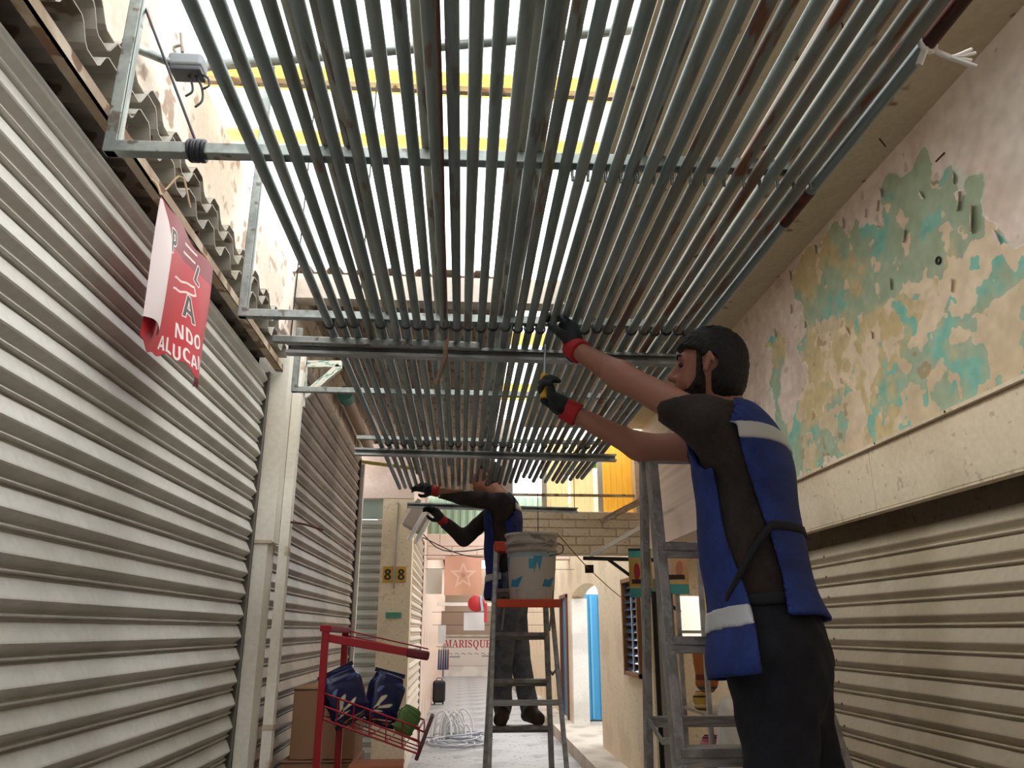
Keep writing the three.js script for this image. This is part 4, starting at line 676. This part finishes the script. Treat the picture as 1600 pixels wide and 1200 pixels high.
{ const t = tag(part('door_2', box(1.77, 1.80, 0.16, 2.02, 13.22, 14.08), mat(0x2f6f9c, 0.5), scene), 'narrow blue door with a brown frame beyond the open doorway', 'door', null, 'structure');
  part('frame', merge([box(1.72, 1.78, 0.15, 2.06, 13.2, 13.27), box(1.72, 1.78, 0.15, 2.06, 14.03, 14.1), box(1.72, 1.78, 2.02, 2.08, 13.2, 14.1)]), mat(0x6a4430, 0.7), t); 
  struct('wall_door_head', box(1.75, 1.95, 2.06, 3.5, 13.2, 14.1), M.cream, 'cream wall above the narrow blue door', 'wall'); }
{ // louvred window
  const t = tag(part('window_1', merge([box(1.71, 1.8, 1.06, 1.10, 7.78, 8.54), box(1.71, 1.8, 1.98, 2.02, 7.78, 8.54), box(1.71, 1.8, 1.06, 2.02, 7.78, 7.83), box(1.71, 1.8, 1.06, 2.02, 8.49, 8.54)]), mat(0x8a5f38, 0.7), scene), 'brown framed louvre window with blue glass slats in the far right wall', 'window', null, 'structure');
  const pm = mat(0x35577e, 0.15, 0.1), g = rbox(0.09, 0.006, 0.66, 0.002, 1); g.rotateZ(0.9);
  for (let i = 0; i < 12; i++) { const p = part('pane', g, pm, t); p.position.set(1.765, 1.14 + i * 0.074, -8.16); }
  part('mullion', box(1.735, 1.75, 1.1, 1.98, 8.14, 8.18), mat(0xaab4c0, 0.5), t);
  part('backing', box(1.84, 1.86, 1.08, 2.0, 7.82, 8.5), mat(0x1b2530, 0.8), t);
}
// ---------------------------------------------------------------- shop front goods behind the near worker
{
  const t = thing('awning_bracket', 'black steel awning bracket over the textiles at the shop front', 'bracket', V(1.8, 2.0, 6.5));
  part('arm', shift(bar(V(1.0, 2.07, 6.5), V(1.79, 2.055, 6.5), 0.03, 0.03), t.position), M.dark, t);
  part('brace', shift(bar(V(1.21, 2.06, 6.5), V(1.79, 1.64, 6.5), 0.02, 0.025), t.position), M.dark, t);
  part('stay', shift(bar(V(1.06, 2.09, 6.52), V(1.79, 2.49, 6.52), 0.025, 0.035), t.position), M.post, t);
  const cloth = (c1, c2, c3) => canvasTex(256, 256, (c) => { c.fillStyle = c1; c.fillRect(0, 0, 256, 256); c.fillStyle = '#4f9f98'; c.fillRect(0, 0, 256, 44); c.fillRect(0, 206, 256, 50); c.fillStyle = '#d8b45a'; for (let i = 0; i < 16; i++) { c.beginPath(); c.moveTo(i * 16, 206); c.lineTo(i * 16 + 8, 190); c.lineTo(i * 16 + 16, 206); c.fill(); } c.fillStyle = c2; c.beginPath(); c.ellipse(90, 120, 34, 46, 0, 0, 7); c.fill(); c.fillStyle = c3; c.beginPath(); c.ellipse(180, 130, 30, 40, 0.3, 0, 7); c.fill(); c.fillStyle = '#3a2f28'; c.fillRect(30, 160, 190, 24); });
  function hang(label, x0, x1, y0, y1, Z, map, group) {
    const g = new THREE.PlaneGeometry(x1 - x0, y1 - y0, 14, 8), p = g.attributes.position; for (let i = 0; i < p.count; i++) p.setZ(i, 0.02 * Math.sin(p.getX(i) * 30) * (1 - (p.getY(i) - (y0 - y1) / 2) / (y1 - y0) * 0.6)); g.computeVertexNormals();
    const h = thing('hanging_textile', label, 'textile', V((x0 + x1) / 2, y1, Z), group); g.translate(0, -(y1 - y0) / 2, 0); part('cloth', g, mat(0xffffff, 0.9, 0, { map, side: THREE.DoubleSide }), h); part('hem_rod', rod(new THREE.Vector3(-(x1 - x0) / 2, 0, 0), new THREE.Vector3((x1 - x0) / 2, 0, 0), 0.008, 6), M.wire, h); return h;
  }
  const m1 = cloth('#b99a52', '#a8323a', '#7a8a3c'), m2 = cloth('#c8a078', '#c8a890', '#b8785a');
  hang('teal edged ochre textile with red figures hanging at the bracket', 1.285, 1.46, 1.74, 2.10, 6.05, m1); hang('teal edged peach textile hanging beside the near ladder', 1.48, 1.72, 1.76, 2.14, 5.95, m2);
  const ext = thing('shop_shelf', 'shop shelf unit behind the near worker\'s hip', 'shelf', V(1.8, 0, 5.6));
  for (const y of [0.66, 0.98, 1.5]) part('shelf_board', box(1.62, 2.3, y - 0.02, y, 5.35, 6.0).translate(-1.8, 0, 5.6), M.concrete, ext);
  for (const [x, Z] of [[1.63, 5.37], [1.63, 5.98], [2.28, 5.37], [2.28, 5.98]]) part('upright', box(x - 0.015, x + 0.015, 0, 2.1, Z - 0.015, Z + 0.015).translate(-1.8, 0, 5.6), M.alu, ext);
  solo('shop_board', box(1.56, 1.64, 0, 1.9, 6.15, 6.45), mat(0x7d7670, 0.8), 'grey upright board behind the near ladder rail', 'board');
  solo('black_pole', rod(V(1.45, 0, 6.0), V(1.455, 1.78, 6.0), 0.018, 10), M.dark, 'black pole standing beside the louvre window', 'pole');
  const bag = (c, w, h, d) => { const g = new THREE.SphereGeometry(0.5, 32, 22), p = g.attributes.position; for (let i = 0; i < p.count; i++) { let x = p.getX(i) * 2, y = p.getY(i) * 2, z = p.getZ(i) * 2; const s = (v) => Math.sign(v) * Math.pow(Math.abs(v), 0.55); const cr = 0.035 * w * (Math.sin(x * 11 + y * 7) * Math.sin(y * 13 - x * 5) + 0.6 * Math.sin(y * 19 + x * 3)); p.setXYZ(i, s(x) * w / 2 * (1 + 0.07 * Math.sin(y * 9)), s(y) * h / 2, z * d / 2 * (1 - 0.7 * Math.pow(Math.abs(y), 6)) + cr); } g.computeVertexNormals(); g.translate(0, h / 2, 0); return [g, c]; };
  const goods = [['woven_bag', 'orange and teal striped woven bag hanging on the shop shelf', 1.665, 1.10, 5.5, 0.16, 0.36, 0.09, ['#b0642c', '#2f5f66', '#7a2f24']], ['toy_pack', 'small pack with yellow and black print on the middle shop shelf', 1.66, 0.98, 5.62, 0.12, 0.12, 0.07, ['#c8a24a', '#3a2c22', '#d8c8a0']], ['candy_bag', 'pink printed bag on the lowest shop shelf', 1.68, 0.66, 5.5, 0.17, 0.18, 0.1, ['#c06070', '#d88a90', '#6a2030']]];
  for (const [n, l, x, y, Z, w, h, d, cs] of goods) {
    const map = canvasTex(128, 128, (c) => { c.fillStyle = cs[0]; c.fillRect(0, 0, 128, 128); for (let i = 0; i < 6; i++) { c.fillStyle = cs[1 + i % 2]; c.fillRect(0, i * 22 + 4, 128, 8); } }), [g] = bag(0, w, h, d); g.translate(0, 0, 0);
    const t2 = thing(n, l, 'bag', V(x, y, Z)); part('body', g, mat(0xffffff, 0.7, 0, { map }), t2); part('top_seam', rbox(w * 0.7, 0.012, 0.006, 0.003, 1).translate(0, h - 0.004, 0), M.dark, t2);
  }
  solo('white_sack', bag(0, 0.2, 1.1, 0.14)[0].translate(1.72, 0, -5.22), M.white, 'tall white plastic sack standing before the shop shelf', 'sack');
  const rope = thing('cord', 'thin orange cord with a clip strung from the bucket to the right wall', 'cord', V(1.2, 2.0, 6.6));
  part('line', shift(tube([V(0.64, 2.13, 5.3), V(0.85, 2.02, 5.8), V(1.0, 1.96, 6.2), V(1.4, 1.82, 7.2), V(1.75, 1.78, 8.3)], 0.004, 20, 5), rope.position), mat(0xb86a3c, 0.8), rope);
  part('clip', shift(box(0.965, 1.03, 1.93, 1.99, 6.17, 6.2), rope.position), M.dark, rope);
  // ---------------------------------------------------------------- red snack rack
  const rk = thing('snack_rack', 'red steel snack rack with wire baskets before the brownish shutter', 'rack', V(-0.6, 0, 4.4)), add = (n, g, m = M.red, par = rk) => part(n, par === rk ? shift(g, rk.position) : g, m, par);
  add('post', bar(V(-0.70, 0, 4.28), V(-0.70, 1.50, 4.28), 0.035, 0.035, new THREE.Vector3(1, 0, 0))); add('post', bar(V(-0.645, 0, 4.62), V(-0.645, 1.50, 4.62), 0.035, 0.035, new THREE.Vector3(1, 0, 0)));
  add('top_plate', bar(V(-0.70, 1.51, 4.26), V(-0.645, 1.50, 4.64), 0.06, 0.03));
  add('top_arm', bar(V(-0.70, 1.465, 4.28), V(-0.17, 1.375, 4.28), 0.03, 0.04)); { const a = rbox(0.12, 0.045, 0.05, 0.012); a.rotateZ(-0.16); a.translate(-0.22, 1.382, -4.28); add('arm_end', a, mat(0x6a1620, 0.6)); }
  for (const [y, k] of [[1.50, 0], [1.475, 1], [1.45, 2]]) add('wire', rod(V(-0.645, y, 4.62), V(-0.18, y - 0.10, 4.62 - k * 0.02), 0.004, 5));
  const basket = (y, drop) => {
    const w = [], A0 = [-0.70, y, 4.28], B0 = [-0.20, y - drop, 4.28], A1 = [-0.645, y, 4.64], B1 = [-0.19, y - drop, 4.64];
    for (let i = 0; i <= 6; i++) { const f = i / 6, a = V(mix(A0[0], B0[0], f), mix(A0[1], B0[1], f), A0[2]), b = V(mix(A1[0], B1[0], f), mix(A1[1], B1[1], f), A1[2]); w.push(rod(a, b, 0.0035, 5)); if (i === 0 || i === 6) w.push(rod(a.clone().setY(a.y + 0.12), b.clone().setY(b.y + 0.12), 0.005, 5)); w.push(rod(a, a.clone().setY(a.y + 0.12), 0.0035, 5)); w.push(rod(b, b.clone().setY(b.y + 0.12), 0.0035, 5)); }
    for (const [A, B] of [[A0, B0], [A1, B1]]) for (const dy of [0, 0.06, 0.12]) w.push(rod(V(A[0], A[1] + dy, A[2]), V(B[0], B[1] + dy, B[2]), 0.005, 5));
    for (const f of [0.33, 0.66]) w.push(rod(V(A0[0], A0[1], mix(A0[2], A1[2], f)), V(B0[0], B0[1], mix(B0[2], B1[2], f)), 0.0035, 5));
    add('wire_basket', merge(w));
  };
  basket(1.08, 0.17); basket(0.66, 0.10); basket(0.28, 0.08);
  { const p = rbox(0.02, 0.22, 0.12, 0.006); p.rotateZ(-0.35); p.translate(-0.175, 0.98, -4.36); add('price_plate', p, mat(0x6a4a44, 0.7)); }
  const crisp = canvasTex(256, 256, (c) => { c.fillStyle = '#131a46'; c.fillRect(0, 0, 256, 256); const q = (col, n, a, b, w, h) => { c.fillStyle = col; for (let k = 0; k < n; k++) { c.save(); c.translate(rr(0, 256), rr(a, b)); c.rotate(rr(-0.9, -0.3)); c.beginPath(); c.ellipse(0, 0, rr(w * 0.4, w), rr(h * 0.4, h), 0, 0, 7); c.fill(); c.restore(); } }; q('#3a4a86', 12, 20, 240, 20, 8); q('#6878a8', 8, 10, 120, 12, 5); q('#d8cca8', 10, 110, 220, 20, 6); q('#c89238', 7, 150, 230, 20, 7); q('#0c1030', 10, 0, 256, 24, 6); });
  [[-0.545, 1.055, 4.38, 0.22, 0.27, 0.11, 0.45, 'large dark blue snack bag leaning in the red rack\'s top basket'], [-0.43, 1.02, 4.53, 0.20, 0.27, 0.11, -0.2, 'dark blue snack bag at the back of the red rack\'s top basket']].forEach(([x, y, Z, w, h, d, tilt, l]) => {
    const b = thing('snack_bag', l, 'snack bag', V(x, y, Z), 'snack bags in the rack'); b.rotation.set(-0.1, 0.5, tilt); part('pouch', bag(0, w, h, d)[0], mat(0xffffff, 0.35, 0, { map: crisp }), b); for (const yy of [0.004, h - 0.004]) part('crimp', rbox(w * 0.92, 0.022, 0.005, 0.002, 1).translate(0, yy, 0), mat(0x10163e, 0.4), b); });
  const gb = thing('snack_bag', 'small green packet beside the blue snack bags in the rack', 'snack bag', V(-0.31, 0.975, 4.5), 'snack bags in the rack'); gb.rotation.set(0, 0.3, -0.5); part('pouch', bag(0, 0.12, 0.15, 0.05)[0], mat(0x55743a, 0.5), gb);
  const ob = thing('carton', 'orange paper cartons in the second basket of the red rack', 'carton', V(-0.42, 0.64, 4.45)); part('box', rbox(0.26, 0.2, 0.2, 0.01).translate(0, 0.1, 0), mat(0xc4805c, 0.8), ob); part('lid', rbox(0.27, 0.02, 0.21, 0.006).translate(0, 0.2, 0), mat(0xb06a48, 0.8), ob);
  let by = 0; [[0.42, 0.40, 'lowest'], [0.42, 0.40, 'middle'], [0.36, 0.38, 'topmost']].forEach(([w, h, k], i) => { const b = thing('cardboard_box', 'brown cardboard box stacked behind the red rack, ' + k + ' of three', 'box', V(-0.80 + i * 0.015, by, 5.05), 'stacked cardboard boxes'); part('carton', rbox(w, h, 0.4, 0.006).translate(0, h / 2, 0), M.card, b); part('tape', rbox(0.05, 0.003, 0.402, 0.001, 1).translate(0, h, 0), mat(0xb89a72, 0.5), b); part('flap_seam', rbox(w + 0.002, 0.004, 0.006, 0.001, 1).translate(0, h * 0.97, 0.2), M.dark, b); by += h + 0.003; });
}
// ---------------------------------------------------------------- far passage
{
  struct('wall_far', box(-1.0, 2.0, 0, 3.7, 30, 30.3), mat(0x9a8674, 0.9), 'dim brown wall closing the far end of the passage', 'wall');
  const t = thing('shop_counter', 'white shop counter with red lettering at the far end of the passage', 'counter', V(0.35, 0, 28.2));
  const sg = canvasTex(1024, 448, (c, w, h) => { c.fillStyle = '#cfc8c0'; c.fillRect(0, 0, w, h); c.fillStyle = '#a03034'; c.font = 'bold 150px serif'; c.textAlign = 'center'; c.textBaseline = 'middle'; c.save(); c.translate(w / 2, 110); c.scale(0.94, 1.1); c.fillText('MARISQUERIA', 0, 0); c.restore(); c.strokeStyle = '#6a6a70'; c.lineWidth = 10; c.beginPath(); for (let i = 0; i < 9; i++) { const x = 60 + i * 110; c.moveTo(x, 270); c.quadraticCurveTo(x + 30, 240, x + 70, 280); } c.stroke(); c.fillStyle = '#8a8a8e'; c.fillRect(80, 300, 180, 24); c.fillRect(620, 290, 260, 24); });
  part('front', box(-0.55, 1.6, 0, 1.3, 28.2, 28.7).translate(-0.35, 0, 28.2), M.white, t);
  part('lettered_panel', new THREE.BoxGeometry(2.1, 0.93, 0.01).translate(0.16, 0.82, 0.008), mat(0xffffff, 0.7, 0, { map: sg }), t);
  part('worktop', box(-0.56, 1.64, 1.3, 1.35, 28.1, 28.8).translate(-0.35, 0, 28.2), M.concrete, t);
  solo('ceiling_bar', box(-0.6, 1.75, 2.08, 2.16, 20, 20.08), M.white, 'white bar crossing the far passage above the hanging papers', 'bar');
  solo('fabric_awning', box(-0.58, 1.7, 1.62, 2.05, 24.0, 24.05), mat(0x8c7868, 0.9), 'brown awning across the far passage before the lettered counter', 'awning');
  const star = canvasTex(256, 256, (c) => { c.fillStyle = '#dca58e'; c.fillRect(0, 0, 256, 256); c.strokeStyle = '#e8bfae'; c.lineWidth = 14; c.beginPath(); for (let i = 0; i <= 10; i++) { const r = i % 2 ? 34 : 78, a = -Math.PI / 2 + i * Math.PI / 5; c[i ? 'lineTo' : 'moveTo'](128 + r * Math.cos(a), 128 + r * Math.sin(a)); } c.stroke(); c.beginPath(); c.arc(128, 128, 14, 0, 7); c.fillStyle = '#c88f7c'; c.fill(); });
  function sheetThing(name, label, cat, x0, x1, y0, y1, Z, m, group) { const h = thing(name, label, cat, V((x0 + x1) / 2, y1, Z), group), g = new THREE.PlaneGeometry(x1 - x0, y1 - y0, 10, 8), p = g.attributes.position; for (let i = 0; i < p.count; i++) p.setZ(i, 0.015 * Math.sin(p.getX(i) * 12 + p.getY(i) * 5)); g.computeVertexNormals(); g.translate(0, -(y1 - y0) / 2, 0); part('sheet', g, m, h); part('string', rod(new THREE.Vector3(-0.57 - (x0 + x1) / 2, 0.005, 0), new THREE.Vector3(1.75 - (x0 + x1) / 2, 0.005, 0), 0.004, 5), M.wire, h); return h; }
  const ds = { side: THREE.DoubleSide };
  sheetThing('paper_banner', 'peach square banner with a star hanging in the far passage', 'banner', -0.26, 0.30, 2.0, 2.58, 12.0, mat(0xffffff, 0.9, 0, { map: star, ...ds }));
  sheetThing('paper_sheet', 'white sheet of paper hanging below the red bag', 'paper', 0.056, 0.465, 1.5, 1.84, 16, mat(0xd8dae0, 0.9, 0, ds), 'hanging papers'); sheetThing('paper_sheet', 'small white sheet hanging left above the purple clothes', 'paper', -0.46, -0.3, 1.25, 1.6, 16.5, mat(0xd0d2d6, 0.9, 0, ds), 'hanging papers');
  sheetThing('paper_banner', 'pale patterned banner left of the peach star banner', 'banner', -0.55, -0.30, 2.03, 2.4, 12.3, mat(0xd8d8cc, 0.9, 0, ds));
  const rb = thing('plastic_bag', 'red and white plastic bag hanging under the star banner', 'bag', V(0.26, 1.75, 12.9)); part('string', rod(new THREE.Vector3(0, 0.28, 0), new THREE.Vector3(0, 0.86, 0), 0.004, 5), M.wire, rb); part('body', new THREE.SphereGeometry(0.13, 14, 10).scale(1.05, 1, 0.6).translate(-0.02, 0.16, 0), mat(0xc8343a, 0.5), rb); part('tail', rbox(0.05, 0.3, 0.03, 0.01).translate(0.13, 0.02, 0), mat(0xd04048, 0.5), rb); part('band', rbox(0.04, 0.24, 0.16, 0.01).rotateZ(0.15).translate(0.06, 0.16, 0), mat(0xa8cfe4, 0.5), rb);
  for (let i = 0; i < 5; i++) { const c = thing('hanging_garment', 'purple and blue garment on the left of the far passage, ' + nth[i] + ' of five', 'garment', V(-0.52 + i * 0.055, 1.05, 20.06), 'garments hung in the far passage'); part('cloth', (() => { const g = new THREE.CylinderGeometry(0.018, 0.026, 0.46, 8, 4); g.translate(0, -0.23, 0); return g; })(), mat([0x4a4470, 0x34506a, 0x5a3c60, 0x30405c, 0x6a4050][i], 0.9), c); part('hanger_hook', rod(new THREE.Vector3(0, 0, 0), new THREE.Vector3(0, 0.07, 0), 0.004, 5), M.wire, c); }
  solo('garment_rail', rod(V(-0.6, 1.12, 20.06), V(-0.2, 1.12, 20.06), 0.008, 6), M.galv, 'short rail carrying the purple garments on the left far wall', 'rail');
  const sc = thing('suitcase', 'black upright suitcase on the floor at the left of the far passage', 'suitcase', V(-0.44, 0, 17.8)); part('shell', rbox(0.27, 0.44, 0.22, 0.06, 3).translate(0, 0.26, 0), mat(0x1c1b1e, 0.6), sc); for (const s of [-1, 1]) part('wheel', new THREE.CylinderGeometry(0.025, 0.025, 0.03, 10).rotateZ(Math.PI / 2).translate(s * 0.09, 0.025, 0), M.dark, sc); part('handle', tube([new THREE.Vector3(-0.06, 0.47, 0), new THREE.Vector3(-0.05, 0.52, 0), new THREE.Vector3(0.05, 0.52, 0), new THREE.Vector3(0.06, 0.47, 0)], 0.008, 10, 5), M.dark, sc);
  const cw = mat(0xd6d6d8, 0.6), cc = thing('cable_bundle', 'tangled white cable bundle on the floor beyond the red rack', 'cable', V(-0.06, 0, 12.2)); 
  for (let i = 0; i < 16; i++) { const a = rr(-0.2, 0.2), z = rr(-0.25, 0.25), hgt = rr(0.2, 0.42), w = rr(0.06, 0.16); part('loop', tube([new THREE.Vector3(a - w, 0.012, z), new THREE.Vector3(a - w * 0.8, hgt * 0.7, z), new THREE.Vector3(a, hgt, z + rr(-.05, .05)), new THREE.Vector3(a + w * 0.8, hgt * 0.6, z), new THREE.Vector3(a + w, 0.012, z + rr(-.1, .1))], 0.012, 16, 5), cw, cc); }
  for (let i = 0; i < 18; i++) { const r = rr(0.15, 0.42), g = new THREE.TorusGeometry(r, 0.012, 5, 22, rr(2, 6)); g.rotateX(Math.PI / 2 + rr(-.1, .1)); g.rotateY(rr(0, 6)); g.translate(rr(-.12, .2), rr(0.03, 0.09), rr(-.1, .9)); part('loop', g, mat(0xb4b6be, 0.6), cc); }
  const fx = thing('light_fixture', 'unlit white twin tube fixture hanging tilted beside pillar 88', 'light fixture', V(-0.49, 2.61, 8.5)); fx.rotation.z = -0.5; part('housing', rbox(0.22, 0.30, 0.16, 0.02).translate(-0.03, 0.05, 0), mat(0xb8aca0, 0.6), fx); for (const x of [0.02, 0.1]) part('tube', new THREE.CylinderGeometry(0.025, 0.025, 0.34, 12).translate(x, -0.04, 0.08), M.white, fx); part('mount', bar(new THREE.Vector3(-0.1, 0.2, 0.1), new THREE.Vector3(-0.16, 0.2, -0.52), 0.05, 0.04), M.concrete, fx);
  solo('yellow_tube', rod(V(-1.05, 3.14, 7.85), V(-0.38, 3.06, 7.85), 0.018, 8), mat(0xc4b85a, 0.6), 'pale yellow tube below the roof near the pillar top', 'tube');
  for (const [x, Z, l] of [[-0.3, 10.4, 'sagging dark cable looped behind the far worker\'s arm'], [0.0, 11.2, 'sagging dark cable further along the far passage']]) solo('sagging_cable', tube([V(-0.57, 2.76, Z), V(x, 2.52, Z), V(x + 0.4, 2.5, Z), V(1.75, 2.9, Z)], 0.008, 24, 5), M.wire, l, 'cable', 'sagging cables');
}
renderer.render(scene, camera);
